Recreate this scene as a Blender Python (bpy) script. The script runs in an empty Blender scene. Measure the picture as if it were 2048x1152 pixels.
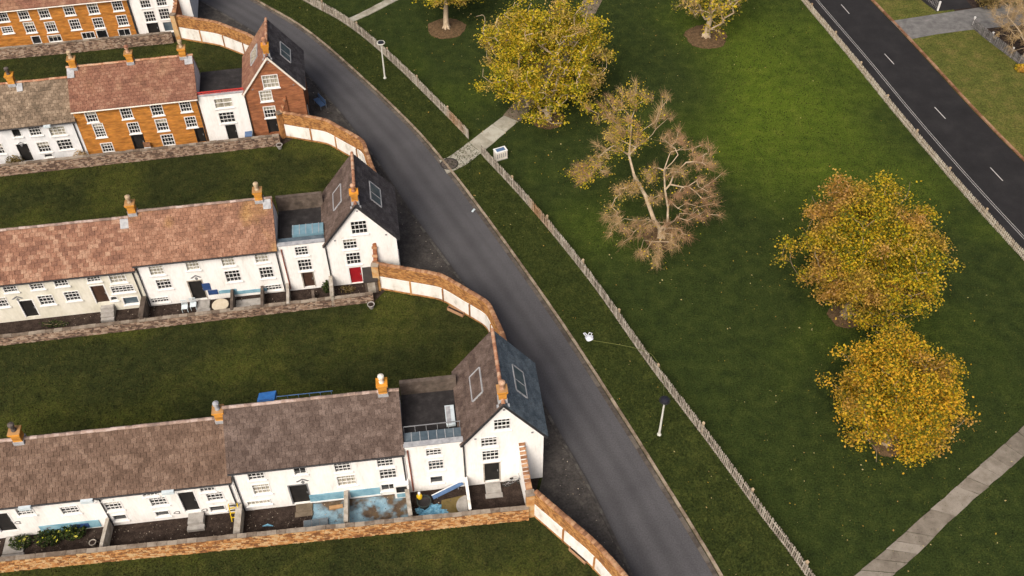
import bpy, math, random
import numpy as np
from mathutils import Vector, Matrix
from mathutils.geometry import tessellate_polygon

rnd = random.Random(7)
rng = np.random.default_rng(11)
sc = bpy.context.scene
COL = sc.collection
RAD = math.radians

# ------------------------------------------------------------------ camera
FPX, TILT, CAMH, ROLL = 2050.0, RAD(46.7), 60.0, RAD(0.6)
cam = bpy.data.cameras.new('camera')
cam.sensor_width = 36.0
cam.lens = FPX / 2048 * 36.0
cam.clip_end = 2000
cam_o = bpy.data.objects.new('camera', cam)
COL.objects.link(cam_o)
fwd = Vector((0, math.cos(TILT), -math.sin(TILT)))
up0 = Vector((0, math.sin(TILT), math.cos(TILT)))
rt0 = Vector((1, 0, 0))
cr, sr = math.cos(ROLL), math.sin(ROLL)
rt = rt0 * cr - up0 * sr
up = rt0 * sr + up0 * cr
cam_o.matrix_world = Matrix(((rt.x, up.x, -fwd.x, 0), (rt.y, up.y, -fwd.y, 0), (rt.z, up.z, -fwd.z, CAMH), (0, 0, 0, 1)))
sc.camera = cam_o

# ------------------------------------------------------------------ light
SUN_AZ, SUN_EL = RAD(202), RAD(46)      # direction towards the sun: clockwise from +Y
world = bpy.data.worlds.new('World')
sc.world = world
world.use_nodes = True
wn = world.node_tree
sky = wn.nodes.new('ShaderNodeTexSky')
sky.sky_type = 'NISHITA'
sky.sun_disc = False
sky.sun_elevation = SUN_EL
sky.sun_rotation = SUN_AZ
sky.dust_density = 8.0
sky.air_density = 0.45
sky.ozone_density = 0.6
wn.links.new(sky.outputs[0], wn.nodes['Background'].inputs[0])
wn.nodes['Background'].inputs[1].default_value = 0.11
sun = bpy.data.lights.new('sun', 'SUN')
sun.energy = 1.35
sun.angle = RAD(32)
sun.color = (1.0, 0.93, 0.83)
sun_o = bpy.data.objects.new('sun', sun)
COL.objects.link(sun_o)
ts = Vector((math.sin(SUN_AZ) * math.cos(SUN_EL), math.cos(SUN_AZ) * math.cos(SUN_EL), math.sin(SUN_EL)))
sun_o.rotation_euler = ts.to_track_quat('Z', 'Y').to_euler()
sun_o.location = (-60, -40, 90)
sc.view_settings.view_transform = 'Standard'
sc.view_settings.look = 'None'
sc.view_settings.gamma = 1
sc.view_settings.use_curve_mapping = False
sc.view_settings.exposure = 0.64
sc.render.engine = 'CYCLES'
sc.cycles.use_denoising = True
sc.cycles.max_bounces = 5
sc.cycles.diffuse_bounces = 3

# ------------------------------------------------------------------ helpers
def ray(px, py):
    x, y = px - 1024.0, 576.0 - py
    d = rt * x + up * y + fwd * FPX
    return d

def G(px, py, z=0.0):
    """the place on the level z that the picture point (px, py) looks at"""
    d = ray(px, py)
    t = (z - CAMH) / d.z
    return Vector((d.x * t, d.y * t, z))

class MB:
    def __init__(s):
        s.v, s.f = [], []
    def add(s, vs, fs):
        n = len(s.v)
        s.v.extend([tuple(p) for p in vs])
        s.f.extend([tuple(i + n for i in f) for f in fs])
        return s
    def box(s, x0, x1, y0, y1, z0, z1, M=None):
        vs = [Vector((x, y, z)) for z in (z0, z1) for y in (y0, y1) for x in (x0, x1)]
        if M is not None:
            vs = [M @ p for p in vs]
        return s.add(vs, [(0, 2, 3, 1), (4, 5, 7, 6), (0, 1, 5, 4), (1, 3, 7, 5), (3, 2, 6, 7), (2, 0, 4, 6)])
    def bar(s, a, b, w, h, upv=Vector((0, 0, 1))):
        a, b = Vector(a), Vector(b)
        d = (b - a)
        L = d.length
        d.normalize()
        sd = d.cross(upv)
        if sd.length < 1e-4:
            sd = Vector((1, 0, 0))
        sd.normalize()
        u = sd.cross(d)
        M = Matrix(((sd.x, d.x, u.x, a.x), (sd.y, d.y, u.y, a.y), (sd.z, d.z, u.z, a.z), (0, 0, 0, 1)))
        return s.box(-w / 2, w / 2, 0, L, -h / 2, h / 2, M)
    def tube(s, pts, rads, n=8, caps=True):
        pts = [Vector(p) for p in pts]
        if not hasattr(rads, '__len__'):
            rads = [rads] * len(pts)
        rings = []
        base = len(s.v)
        for i, p in enumerate(pts):
            d = (pts[min(i + 1, len(pts) - 1)] - pts[max(i - 1, 0)]).normalized()
            a = d.cross(Vector((0, 0, 1)))
            if a.length < 1e-3:
                a = Vector((1, 0, 0))
            a.normalize()
            b = a.cross(d)
            for k in range(n):
                t = 2 * math.pi * k / n
                s.v.append(tuple(p + (a * math.cos(t) + b * math.sin(t)) * rads[i]))
        for i in range(len(pts) - 1):
            for k in range(n):
                k2 = (k + 1) % n
                s.f.append((base + i * n + k, base + i * n + k2, base + (i + 1) * n + k2, base + (i + 1) * n + k))
        if caps:
            s.f.append(tuple(base + k for k in range(n))[::-1])
            s.f.append(tuple(base + (len(pts) - 1) * n + k for k in range(n)))
        return s
    def lathe(s, prof, c=(0, 0, 0), n=12):
        base = len(s.v)
        for r, z in prof:
            for k in range(n):
                t = 2 * math.pi * k / n
                s.v.append((c[0] + r * math.cos(t), c[1] + r * math.sin(t), c[2] + z))
        m = len(prof)
        for i in range(m - 1):
            for k in range(n):
                k2 = (k + 1) % n
                s.f.append((base + i * n + k, base + i * n + k2, base + (i + 1) * n + k2, base + (i + 1) * n + k))
        s.f.append(tuple(base + k for k in range(n))[::-1])
        s.f.append(tuple(base + (m - 1) * n + k for k in range(n)))
        return s
    def poly(s, loops, to3d):
        """polygon with holes, 2D loops, to3d maps (a, b) to a point"""
        flat = [p for l in loops for p in l]
        tris = tessellate_polygon([[Vector((p[0], p[1], 0)) for p in l] for l in loops])
        want = None
        fs = []
        for t in tris:
            a, b, c = (flat[i] for i in t)
            ar = (b[0] - a[0]) * (c[1] - a[1]) - (b[1] - a[1]) * (c[0] - a[0])
            fs.append(tuple(t) if ar > 0 else tuple(t)[::-1])
        return s.add([to3d(*p) for p in flat], fs)
    def mesh(s, name, m, smooth=False):
        me = bpy.data.meshes.new(name)
        me.from_pydata(s.v, [], s.f)
        me.materials.append(m)
        if smooth:
            me.polygons.foreach_set('use_smooth', [True] * len(me.polygons))
        me.update()
        return me
    def build(s, name, m, parent=None, smooth=False, **k):
        return link(name, s.mesh(name, m, smooth), parent, **k)

def link(name, me, parent=None, label=None, cat=None, group=None, kind=None, M=None):
    o = bpy.data.objects.new(name, me)
    COL.objects.link(o)
    if parent is not None:
        o.parent = parent
    if M is not None:
        o.matrix_basis = M
    if label:
        o['label'] = label
    if cat:
        o['category'] = cat
    if group:
        o['group'] = group
    if kind:
        o['kind'] = kind
    return o

def thing(name, label, cat, loc=(0, 0, 0), rz=0.0, group=None):
    M = Matrix.Translation(Vector(loc)) @ Matrix.Rotation(rz, 4, 'Z')
    return link(name, None, None, label, cat, group, None, M)

def quads_mesh(name, verts, m, k=4):
    """numpy verts (n, k, 3): n separate k-gons"""
    n = len(verts)
    me = bpy.data.meshes.new(name)
    me.vertices.add(n * k)
    me.vertices.foreach_set('co', np.ascontiguousarray(verts, dtype=np.float32).ravel())
    me.loops.add(n * k)
    me.loops.foreach_set('vertex_index', np.arange(n * k, dtype=np.int32))
    me.polygons.add(n)
    me.polygons.foreach_set('loop_start', np.arange(n, dtype=np.int32) * k)
    me.materials.append(m)
    me.update(calc_edges=True)
    return me

def smooth_path(pts, step=0.5):
    """Catmull-Rom through 2D points, resampled evenly"""
    P = [Vector((p[0], p[1])) for p in pts]
    P = [P[0] * 2 - P[1]] + P + [P[-1] * 2 - P[-2]]
    out = []
    for i in range(1, len(P) - 2):
        for k in range(24):
            t = k / 24
            a, b, c, d = P[i - 1], P[i], P[i + 1], P[i + 2]
            out.append(0.5 * (2 * b + (c - a) * t + (2 * a - 5 * b + 4 * c - d) * t * t + (3 * b - a - 3 * c + d) * t ** 3))
    out.append(P[-2])
    cum = [0.0]
    for i in range(1, len(out)):
        cum.append(cum[-1] + (out[i] - out[i - 1]).length)
    n = max(2, int(round(cum[-1] / step)) + 1)
    res = []
    j = 0
    for k in range(n):
        s_ = cum[-1] * k / (n - 1)
        while j < len(cum) - 2 and cum[j + 1] < s_:
            j += 1
        w = (s_ - cum[j]) / max(1e-9, cum[j + 1] - cum[j])
        res.append(out[j].lerp(out[j + 1], w))
    return res

def frames(path):
    """for each path point the right-hand normal"""
    N = []
    for i in range(len(path)):
        d = (path[min(i + 1, len(path) - 1)] - path[max(i - 1, 0)]).normalized()
        N.append(Vector((d.y, -d.x)))
    return N

# ------------------------------------------------------------------ materials
def mat(name, cols, scale=2.0, rough=0.85, bump=0.0, bscale=20.0, island=0.0, objr=0.0, detail=6.0, stretch=None, spec=0.3,
        cols2=None, scale2=0.3, lo2=0.4, hi2=0.62, lo=0.3, hi=0.7, dist=0.02, local=False, fine=0.0, fscale=30.0):
    m = bpy.data.materials.new(name)
    m.use_nodes = True
    nt = m.node_tree
    N, L = nt.nodes, nt.links
    b = N['Principled BSDF']
    b.inputs['Roughness'].default_value = rough
    b.inputs['Specular IOR Level'].default_value = spec
    if local:
        tc = N.new('ShaderNodeTexCoord')
        src = tc.outputs['Object']
    else:
        src = N.new('ShaderNodeNewGeometry').outputs['Position']
    if stretch:
        mp = N.new('ShaderNodeMapping')
        mp.inputs['Scale'].default_value = stretch
        L.new(src, mp.inputs[0])
        src = mp.outputs[0]
    nz = N.new('ShaderNodeTexNoise')
    nz.inputs['Scale'].default_value = scale
    nz.inputs['Detail'].default_value = detail
    nz.inputs['Roughness'].default_value = 0.62
    L.new(src, nz.inputs['Vector'])
    fac = nz.outputs['Fac']
    def ramp(fac, cols, lo, hi):
        r = N.new('ShaderNodeValToRGB')
        el = r.color_ramp.elements
        while len(el) < len(cols):
            el.new(0.5)
        for i, c in enumerate(cols):
            el[i].position = lo + (hi - lo) * i / max(1, len(cols) - 1)
            el[i].color = (*c, 1)
        L.new(fac, r.inputs[0])
        return r.outputs[0]
    if island or objr:
        a = fac
        g = N.new('ShaderNodeNewGeometry')
        oi = N.new('ShaderNodeObjectInfo')
        ad = N.new('ShaderNodeMath')
        L.new(g.outputs['Random Per Island'], ad.inputs[0])
        L.new(oi.outputs['Random'], ad.inputs[1])
        fr = N.new('ShaderNodeMath')
        fr.operation = 'FRACT'
        L.new(ad.outputs[0], fr.inputs[0])
        mx = N.new('ShaderNodeMath')
        mx.operation = 'MULTIPLY_ADD'
        sb = N.new('ShaderNodeMath')
        sb.operation = 'SUBTRACT'
        L.new(fr.outputs[0], sb.inputs[0])
        sb.inputs[1].default_value = 0.5
        L.new(sb.outputs[0], mx.inputs[0])
        mx.inputs[1].default_value = max(island, objr)
        L.new(a, mx.inputs[2])
        fac = mx.outputs[0]
    col = ramp(fac, cols, lo, hi)
    if cols2:
        n2 = N.new('ShaderNodeTexNoise')
        n2.inputs['Scale'].default_value = scale2
        n2.inputs['Detail'].default_value = 3
        L.new(src, n2.inputs['Vector'])
        mr = N.new('ShaderNodeMapRange')
        mr.inputs[1].default_value, mr.inputs[2].default_value = lo2, hi2
        L.new(n2.outputs['Fac'], mr.inputs[0])
        c2 = ramp(fac, cols2, lo, hi)
        mm = N.new('ShaderNodeMix')
        mm.data_type = 'RGBA'
        L.new(mr.outputs[0], mm.inputs['Factor'])
        L.new(col, mm.inputs['A'])
        L.new(c2, mm.inputs['B'])
        col = mm.outputs['Result']
    if fine:
        n3 = N.new('ShaderNodeTexNoise')
        n3.inputs['Scale'].default_value = fscale
        n3.inputs['Detail'].default_value = 2
        L.new(src, n3.inputs['Vector'])
        mr3 = N.new('ShaderNodeMapRange')
        mr3.inputs[1].default_value, mr3.inputs[2].default_value = 0.3, 0.7
        mr3.inputs[3].default_value, mr3.inputs[4].default_value = 1 - fine, 1 + fine
        L.new(n3.outputs['Fac'], mr3.inputs[0])
        ml = N.new('ShaderNodeVectorMath')
        ml.operation = 'SCALE'
        L.new(col, ml.inputs[0])
        L.new(mr3.outputs[0], ml.inputs['Scale'])
        col = ml.outputs[0]
    L.new(col, b.inputs['Base Color'])
    if bump:
        bn = N.new('ShaderNodeTexNoise')
        bn.inputs['Scale'].default_value = bscale
        bn.inputs['Detail'].default_value = 4
        L.new(src, bn.inputs['Vector'])
        bp = N.new('ShaderNodeBump')
        bp.inputs['Strength'].default_value = bump
        bp.inputs['Distance'].default_value = dist
        L.new(bn.outputs['Fac'], bp.inputs['Height'])
        L.new(bp.outputs[0], b.inputs['Normal'])
    return m

def brick_mat(name, c1, c2, mortar, w=0.23, h=0.075, axis='facade', rough=0.9):
    m = bpy.data.materials.new(name)
    m.use_nodes = True
    N, L = m.node_tree.nodes, m.node_tree.links
    b = N['Principled BSDF']
    b.inputs['Roughness'].default_value = rough
    b.inputs['Specular IOR Level'].default_value = 0.2
    tc = N.new('ShaderNodeTexCoord')
    sp = N.new('ShaderNodeSeparateXYZ')
    L.new(tc.outputs['Object'], sp.inputs[0])
    ad = N.new('ShaderNodeMath')
    L.new(sp.outputs[0], ad.inputs[0])
    L.new(sp.outputs[1], ad.inputs[1])
    cb = N.new('ShaderNodeCombineXYZ')
    L.new(ad.outputs[0], cb.inputs[0])
    L.new(sp.outputs[2], cb.inputs[1])
    bt = N.new('ShaderNodeTexBrick')
    bt.inputs['Scale'].default_value = 1
    bt.inputs['Brick Width'].default_value = w
    bt.inputs['Row Height'].default_value = h
    bt.inputs['Mortar Size'].default_value = 0.008
    bt.inputs['Color1'].default_value = (*c1, 1)
    bt.inputs['Color2'].default_value = (*c2, 1)
    bt.inputs['Mortar'].default_value = (*mortar, 1)
    L.new(cb.outputs[0], bt.inputs['Vector'])
    nz = N.new('ShaderNodeTexNoise')
    nz.inputs['Scale'].default_value = 1.3
    nz.inputs['Detail'].default_value = 8
    mp = N.new('ShaderNodeMapping')
    mp.inputs['Scale'].default_value = (0.8, 0.8, 3.2)
    L.new(tc.outputs['Object'], mp.inputs[0])
    L.new(mp.outputs[0], nz.inputs['Vector'])
    mr = N.new('ShaderNodeMapRange')
    mr.inputs[1].default_value, mr.inputs[2].default_value = 0.3, 0.7
    mr.inputs[3].default_value, mr.inputs[4].default_value = 0.55, 1.3
    L.new(nz.outputs['Fac'], mr.inputs[0])
    ml = N.new('ShaderNodeVectorMath')
    ml.operation = 'SCALE'
    L.new(bt.outputs['Color'], ml.inputs[0])
    L.new(mr.outputs[0], ml.inputs['Scale'])
    L.new(ml.outputs[0], b.inputs['Base Color'])
    bp = N.new('ShaderNodeBump')
    bp.inputs['Distance'].default_value = 0.01
    bp.inputs['Strength'].default_value = 0.6
    bp.invert = True
    L.new(bt.outputs['Fac'], bp.inputs['Height'])
    L.new(bp.outputs[0], b.inputs['Normal'])
    return m

M = {}
M['lawn'] = mat('lawn', [(.015, .02, .006), (.024, .03, .008), (.039, .043, .012)], 1.1, 1.0, 0.9, 9, spec=0.08, detail=9,
                cols2=[(.028, .037, .007), (.044, .051, .01), (.065, .066, .014)], scale2=0.15, lo2=0.44, hi2=0.62, dist=0.06, fine=0.45, fscale=9)
M['park'] = mat('park', [(.015, .0235, .0065), (.024, .036, .0085), (.038, .051, .0115)], 0.9, 1.0, 0.9, 9, spec=0.08, detail=9,
                cols2=[(.042, .07, .007), (.064, .095, .009), (.092, .118, .014)], scale2=0.045, lo2=0.44, hi2=0.62, dist=0.06, fine=0.45, fscale=9)
def lush_patch(m, centre, rad, gain):
    """a lusher stretch of turf around a place"""
    N, L = m.node_tree.nodes, m.node_tree.links
    mr = [n for n in N if n.bl_idname == 'ShaderNodeMapRange'][0]
    ge = N.new('ShaderNodeNewGeometry')
    mp = N.new('ShaderNodeMapping')
    mp.vector_type = 'TEXTURE'
    mp.inputs['Location'].default_value = (*centre, 0)
    mp.inputs['Rotation'].default_value = (0, 0, RAD(-18))
    mp.inputs['Scale'].default_value = (*rad, 1000)
    L.new(ge.outputs['Position'], mp.inputs[0])
    g = N.new('ShaderNodeTexGradient')
    g.gradient_type = 'QUADRATIC_SPHERE'
    L.new(mp.outputs[0], g.inputs[0])
    ad = N.new('ShaderNodeMath')
    ad.operation = 'MULTIPLY_ADD'
    L.new(g.outputs['Fac'], ad.inputs[0])
    ad.inputs[1].default_value = gain
    src = mr.inputs[0].links[0].from_socket
    L.new(src, ad.inputs[2])
    L.new(ad.outputs[0], mr.inputs[0])
    mr.inputs[1].default_value, mr.inputs[2].default_value = .52, .85
lush_patch(M['park'], (24, 82), (20, 34), .42)
M['verge'] = mat('verge', [(.018, .026, .007), (.029, .039, .009), (.047, .056, .013)], 0.9, 1.0, 0.9, 9, spec=0.08, detail=9, dist=0.06, fine=0.45, fscale=9)
M['dry_verge'] = mat('dry_verge', [(.05, .062, .014), (.082, .088, .02), (.125, .105, .033)], 0.7, 1.0, 0.9, 9, spec=0.08, detail=9, dist=0.06, fine=0.45, fscale=9)
M['asphalt'] = mat('asphalt', [(.06, .059, .062), (.068, .067, .07), (.077, .076, .079)], 0.35, 0.85, 0.5, 40, detail=8, fine=0.16, fscale=10)
M['dark_asphalt'] = mat('dark_asphalt', [(.01, .0095, .0098), (.0145, .0138, .0142), (.021, .02, .02)], 0.5, 0.9, 0.4, 40, detail=9, fine=0.15, fscale=9)
M['pavement'] = mat('pavement', [(.03, .027, .024), (.045, .041, .037), (.072, .064, .056)], 1.2, 0.95, 0.6, 18, detail=10, fine=0.3, fscale=8)
M['kerb'] = mat('kerb', [(.12, .09, .06), (.2, .155, .11), (.29, .24, .175)], 3, 0.9, 0.5, 20, objr=0.35)
M['dark_kerb'] = mat('dark_kerb', [(.03, .028, .026), (.055, .05, .045), (.09, .085, .075)], 3, 0.9, 0.5, 20, objr=0.35)
M['gutter'] = mat('gutter', [(.05, .042, .035), (.085, .072, .06), (.12, .105, .085)], 3, 0.9, 0.5, 20, objr=0.3)
M['rust_kerb'] = mat('rust_kerb', [(.13, .06, .03), (.22, .11, .06), (.3, .18, .11)], 3, 0.9, 0.5, 20, objr=0.35)
M['slab'] = mat('slab', [(.125, .107, .083), (.18, .158, .126), (.24, .215, .177)], 1.3, 0.9, 0.4, 25, objr=0.28, fine=0.15)
M['pale_slab'] = mat('pale_slab', [(.2, .185, .14), (.29, .275, .22), (.37, .36, .3)], 1.1, 0.9, 0.4, 25, objr=0.3, fine=0.15)
M['drive'] = mat('drive', [(.085, .083, .08), (.13, .128, .122), (.18, .175, .165)], 1.3, 0.9, 0.5, 25, fine=0.15)
M['soil'] = mat('soil', [(.02, .014, .011), (.035, .025, .02), (.06, .044, .035)], 2.2, 1.0, 0.9, 12, detail=9, dist=0.05, spec=0.1, fine=0.3, fscale=10)
M['mulch'] = mat('mulch', [(.06, .042, .022), (.105, .068, .036), (.16, .1, .055)], 3.5, 1.0, 0.9, 14, detail=8, dist=0.05, spec=0.1, fine=0.35, fscale=12)
M['path_soil'] = mat('path_soil', [(.1, .08, .055), (.15, .12, .085), (.2, .165, .12)], 1.5, 1.0, 0.6, 14, detail=8, spec=0.1, fine=0.2)
M['white_paint'] = mat('white_paint', [(.32, .32, .3), (.42, .42, .4), (.5, .5, .48)], 6, 0.7, 0.1, 30)
M['render'] = mat('render', [(.5, .48, .43), (.72, .71, .67), (.79, .78, .75)], 0.9, 0.85, 0.35, 6, local=True, stretch=(1.3, 1, .35), lo=.25, hi=.55, detail=8, fine=0.05, fscale=7)
M['render_grey'] = mat('render_grey', [(.45, .46, .46), (.6, .62, .62), (.7, .71, .71)], 1.1, 0.85, 0.35, 6, local=True, stretch=(1, 1, .45), lo=.2, hi=.55, detail=8, fine=0.05, fscale=7)
M['cream'] = mat('cream', [(.42, .4, .31), (.58, .56, .46), (.66, .64, .55)], 1.0, 0.85, 0.35, 6, local=True, stretch=(1, 1, .45), lo=.2, hi=.6, detail=8, fine=0.05, fscale=7)
M['orange_brick'] = brick_mat('orange_brick', (.55, .225, .028), (.43, .155, .02), (.3, .16, .07))
M['red_brick'] = brick_mat('red_brick', (.33, .12, .045), (.25, .08, .035), (.25, .14, .08))
M['chimney_brick'] = brick_mat('chimney_brick', (.64, .29, .03), (.54, .22, .025), (.36, .2, .08))
M['wall_brick'] = mat('wall_brick', [(.19, .09, .035), (.35, .16, .05), (.46, .25, .085)], 2.0, 0.92, 0.4, 30, island=0.4, objr=.3, detail=4)
M['coping_brick'] = mat('coping_brick', [(.17, .085, .045), (.28, .14, .07), (.37, .22, .12)], 3.0, 0.92, 0.4, 30, objr=0.5, detail=4)
M['mortar'] = mat('mortar', [(.1, .06, .035), (.17, .1, .055), (.22, .14, .08)], 3.0, 0.95, 0.4, 30)
M['panel_white'] = mat('panel_white', [(.4, .37, .3), (.66, .64, .58), (.76, .75, .71)], 1.4, 0.8, 0.3, 8, lo=.25, hi=.56, stretch=(1, 1, .5), fine=.06)
M['stone_warm'] = mat('stone_warm', [(.17, .075, .03), (.34, .155, .05), (.46, .24, .085), (.48, .33, .17)], 1.5, 0.95, 0.6, 18, island=0.5, detail=5)
M['stone_grey'] = mat('stone_grey', [(.09, .06, .045), (.18, .12, .085), (.28, .19, .13), (.36, .28, .21)], 1.5, 0.95, 0.6, 18, island=0.5, detail=5)
M['coping_stone'] = mat('coping_stone', [(.12, .09, .065), (.19, .155, .12), (.27, .23, .18)], 2.5, 0.95, 0.5, 18, objr=0.4)
M['divider'] = mat('divider', [(.2, .17, .13), (.32, .29, .24), (.45, .42, .37)], 2.0, 0.95, 0.5, 12)
M['divider_dark'] = mat('divider_dark', [(.05, .04, .03), (.09, .07, .055), (.15, .12, .095)], 2.0, 0.95, 0.5, 12)
def tiles(name, a, b, c, **k):
    M[name] = mat(name, [a, b, c], 1.2, 0.85, 0.5, 14, island=k.pop('var', .22), objr=.2, detail=7, spec=0.25, fine=0.32, fscale=13, **k)
tiles('slate_brown', (.08, .05, .034), (.12, .077, .054), (.17, .116, .084))
tiles('slate_mauve', (.062, .042, .033), (.093, .066, .053), (.138, .102, .084))
tiles('tile_orange', (.145, .072, .047), (.22, .11, .069), (.31, .19, .126), var=.34)
tiles('tile_rust', (.15, .078, .05), (.22, .113, .07), (.3, .172, .112), cols2=[(.18, .1, .042), (.27, .15, .058), (.34, .21, .09)], scale2=.35, lo2=.55, hi2=.7)
tiles('tile_moss', (.1, .075, .05), (.17, .125, .085), (.26, .2, .14))
tiles('tile_red', (.135, .064, .042), (.19, .088, .056), (.25, .138, .09), cols2=[(.17, .092, .054), (.24, .13, .077), (.3, .185, .115)], scale2=.4, lo2=.5, hi2=.68)
tiles('slate_blue', (.055, .075, .09), (.085, .11, .13), (.12, .15, .17))
tiles('slate_dark', (.035, .032, .034), (.055, .05, .052), (.08, .075, .077))
M['ridge'] = mat('ridge', [(.22, .1, .06), (.36, .18, .1), (.45, .3, .2)], 3.0, 0.9, 0.4, 20, objr=.4)
M['ridge_grey'] = mat('ridge_grey', [(.16, .12, .1), (.28, .2, .16), (.4, .32, .28)], 3.0, 0.9, 0.4, 20, objr=.4)
M['lead'] = mat('lead', [(.22, .23, .24), (.31, .32, .33), (.4, .41, .42)], 3, 0.6, 0.2, 20)
M['frame_white'] = mat('frame_white', [(.66, .66, .63), (.76, .76, .74)], 4, 0.55)
M['glass'] = mat('glass', [(.006, .007, .008), (.015, .016, .017), (.03, .031, .032)], 0.8, 0.12, spec=0.5)
M['glass_pale'] = mat('glass_pale', [(.12, .11, .08), (.3, .28, .22), (.5, .48, .4)], 2.2, 0.25, spec=0.5, stretch=(3, 3, .6))
M['glass_sky'] = mat('glass_sky', [(.05, .075, .095), (.08, .11, .13), (.13, .16, .18)], 1.2, 0.15, spec=0.5)
M['door_dark'] = mat('door_dark', [(.006, .006, .006), (.012, .011, .01), (.02, .018, .016)], 2, 0.8)
M['door_brown'] = mat('door_brown', [(.03, .015, .01), (.05, .025, .015), (.07, .035, .022)], 2, 0.7)
M['door_red'] = mat('door_red', [(.22, .008, .012), (.32, .012, .018)], 2, 0.5)
M['pipe_dark'] = mat('pipe_dark', [(.02, .02, .021), (.04, .04, .042)], 4, 0.5)
M['pipe_red'] = mat('pipe_red', [(.16, .05, .03), (.25, .08, .05)], 4, 0.5)
M['gutter_white'] = mat('gutter_white', [(.6, .56, .48), (.74, .7, .62)], 4, 0.6)
M['hopper'] = mat('hopper', [(.42, .5, .53), (.6, .67, .69)], 3, 0.6)
M['wood_fence'] = mat('wood_fence', [(.18, .155, .125), (.29, .255, .205), (.41, .375, .315)], 2.5, 0.9, 0.3, 20, objr=.45, island=.45, stretch=(1, 1, .5), cols2=[(.16, .09, .045), (.28, .165, .085), (.38, .26, .16)], scale2=.12, lo2=.58, hi2=.7)
M['wood_post'] = mat('wood_post', [(.28, .2, .12), (.38, .29, .18), (.46, .37, .24)], 2.5, 0.9, 0.3, 20, objr=.3)
M['wood_pale'] = mat('wood_pale', [(.3, .25, .18), (.42, .37, .29), (.52, .48, .39)], 2.5, 0.9, 0.3, 20, objr=.4, island=.4)
M['wood_grey'] = mat('wood_grey', [(.1, .095, .09), (.15, .145, .14), (.21, .2, .195)], 2.5, 0.9, 0.3, 20, objr=.4, island=.4)
M['bark'] = mat('bark', [(.16, .115, .07), (.27, .205, .13), (.38, .3, .2)], 2.0, 0.95, 0.5, 16, detail=6)
M['bark_pale'] = mat('bark_pale', [(.3, .23, .15), (.43, .34, .23), (.55, .46, .33)], 2.0, 0.95, 0.5, 16, detail=6)
M['twig'] = mat('twig', [(.22, .15, .07), (.34, .235, .11), (.45, .32, .15)], 0.7, 0.95, island=.4)
M['twig_rust'] = mat('twig_rust', [(.22, .14, .065), (.33, .22, .105), (.44, .31, .155)], 0.5, 0.95, island=.4, cols2=[(.2, .11, .058), (.29, .168, .088), (.38, .235, .13)], scale2=.22, lo2=.46, hi2=.6)
M['twig_grey'] = mat('twig_grey', [(.12, .09, .07), (.2, .155, .125), (.27, .22, .18)], 0.7, 0.95, island=.4)
YEL = [(.17, .18, .012), (.44, .41, .016), (.66, .56, .02), (.68, .48, .04)]
M['leaf_yellow'] = mat('leaf_yellow', YEL, 0.5, 0.7, island=.95, detail=3, cols2=[(.33, .24, .06), (.52, .36, .08), (.62, .43, .13), (.55, .38, .16)], scale2=.3, lo2=.54, hi2=.66)
M['leaf_gold'] = mat('leaf_gold', [(.1, .125, .012), (.36, .35, .016), (.62, .51, .018), (.68, .45, .03)], 0.5, 0.7, island=.95, detail=3, cols2=[(.3, .18, .03), (.52, .29, .04), (.66, .37, .07), (.55, .33, .12)], scale2=.2, lo2=.45, hi2=.58)
M['leaf_amber'] = mat('leaf_amber', [(.13, .14, .014), (.46, .38, .02), (.7, .5, .024), (.74, .43, .035)], 0.5, 0.7, island=.95, detail=3, cols2=[(.3, .18, .03), (.54, .31, .035), (.68, .38, .05), (.56, .33, .1)], scale2=.3, lo2=.54, hi2=.66)
M['leaf_fallen'] = mat('leaf_fallen', [(.12, .1, .015), (.28, .2, .025), (.3, .16, .04), (.35, .3, .14)], 3, 0.85, island=.9, detail=2)
M['blade'] = mat('blade', [(.015, .021, .007), (.027, .036, .009), (.05, .059, .014)], 0.35, 1.0, island=.5, detail=4, spec=.05)
M['blade_lawn'] = mat('blade_lawn', [(.018, .021, .008), (.03, .032, .011), (.055, .052, .016)], 0.3, 1.0, island=.5, detail=4, spec=.05)
M['leaf_green'] = mat('leaf_green', [(.015, .028, .008), (.035, .06, .014), (.07, .1, .02)], 2, 0.8, island=.7)
M['leaf_flower'] = mat('leaf_flower', [(.3, .33, .02), (.5, .47, .03), (.6, .55, .1)], 3, 0.8, island=.5)
M['leaf_dry'] = mat('leaf_dry', [(.1, .075, .025), (.2, .15, .045), (.28, .21, .08)], 2, 0.9, island=.6)
M['leaf_red'] = mat('leaf_red', [(.09, .03, .025), (.17, .07, .055), (.25, .13, .1)], 2, 0.9, island=.6)
M['lamp_pole'] = mat('lamp_pole', [(.5, .5, .44), (.62, .62, .55)], 4, 0.5)
M['lamp_dark'] = mat('lamp_dark', [(.012, .012, .016), (.022, .022, .03)], 4, 0.4)
M['blue_panel'] = mat('blue_panel', [(.05, .1, .2), (.09, .16, .29)], 2, 0.4)
M['blue_tarp'] = mat('blue_tarp', [(.02, .1, .3), (.04, .17, .45)], 4, 0.5, 0.4, 9)
M['sky_blue_tarp'] = mat('sky_blue_tarp', [(.08, .22, .33), (.15, .36, .5), (.24, .46, .58)], 3, 0.6, 0.5, 7)
M['blue_paint'] = mat('blue_paint', [(.1, .23, .3), (.17, .33, .41), (.25, .42, .48)], 1.4, 0.8, 0.2, 12, fine=.1)
M['blue_floor'] = mat('blue_floor', [(.05, .035, .025), (.1, .07, .045), (.15, .1, .05)], 1.6, 0.95, 0.5, 12, detail=7,
                      cols2=[(.12, .22, .28), (.2, .32, .39), (.27, .4, .46)], scale2=.55, lo2=.46, hi2=.54, fine=.2)
M['navy'] = mat('navy', [(.015, .04, .12), (.03, .07, .2)], 3, 0.6)
M['yellow'] = mat('yellow', [(.5, .33, .01), (.62, .43, .02)], 3, 0.5)
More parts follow.
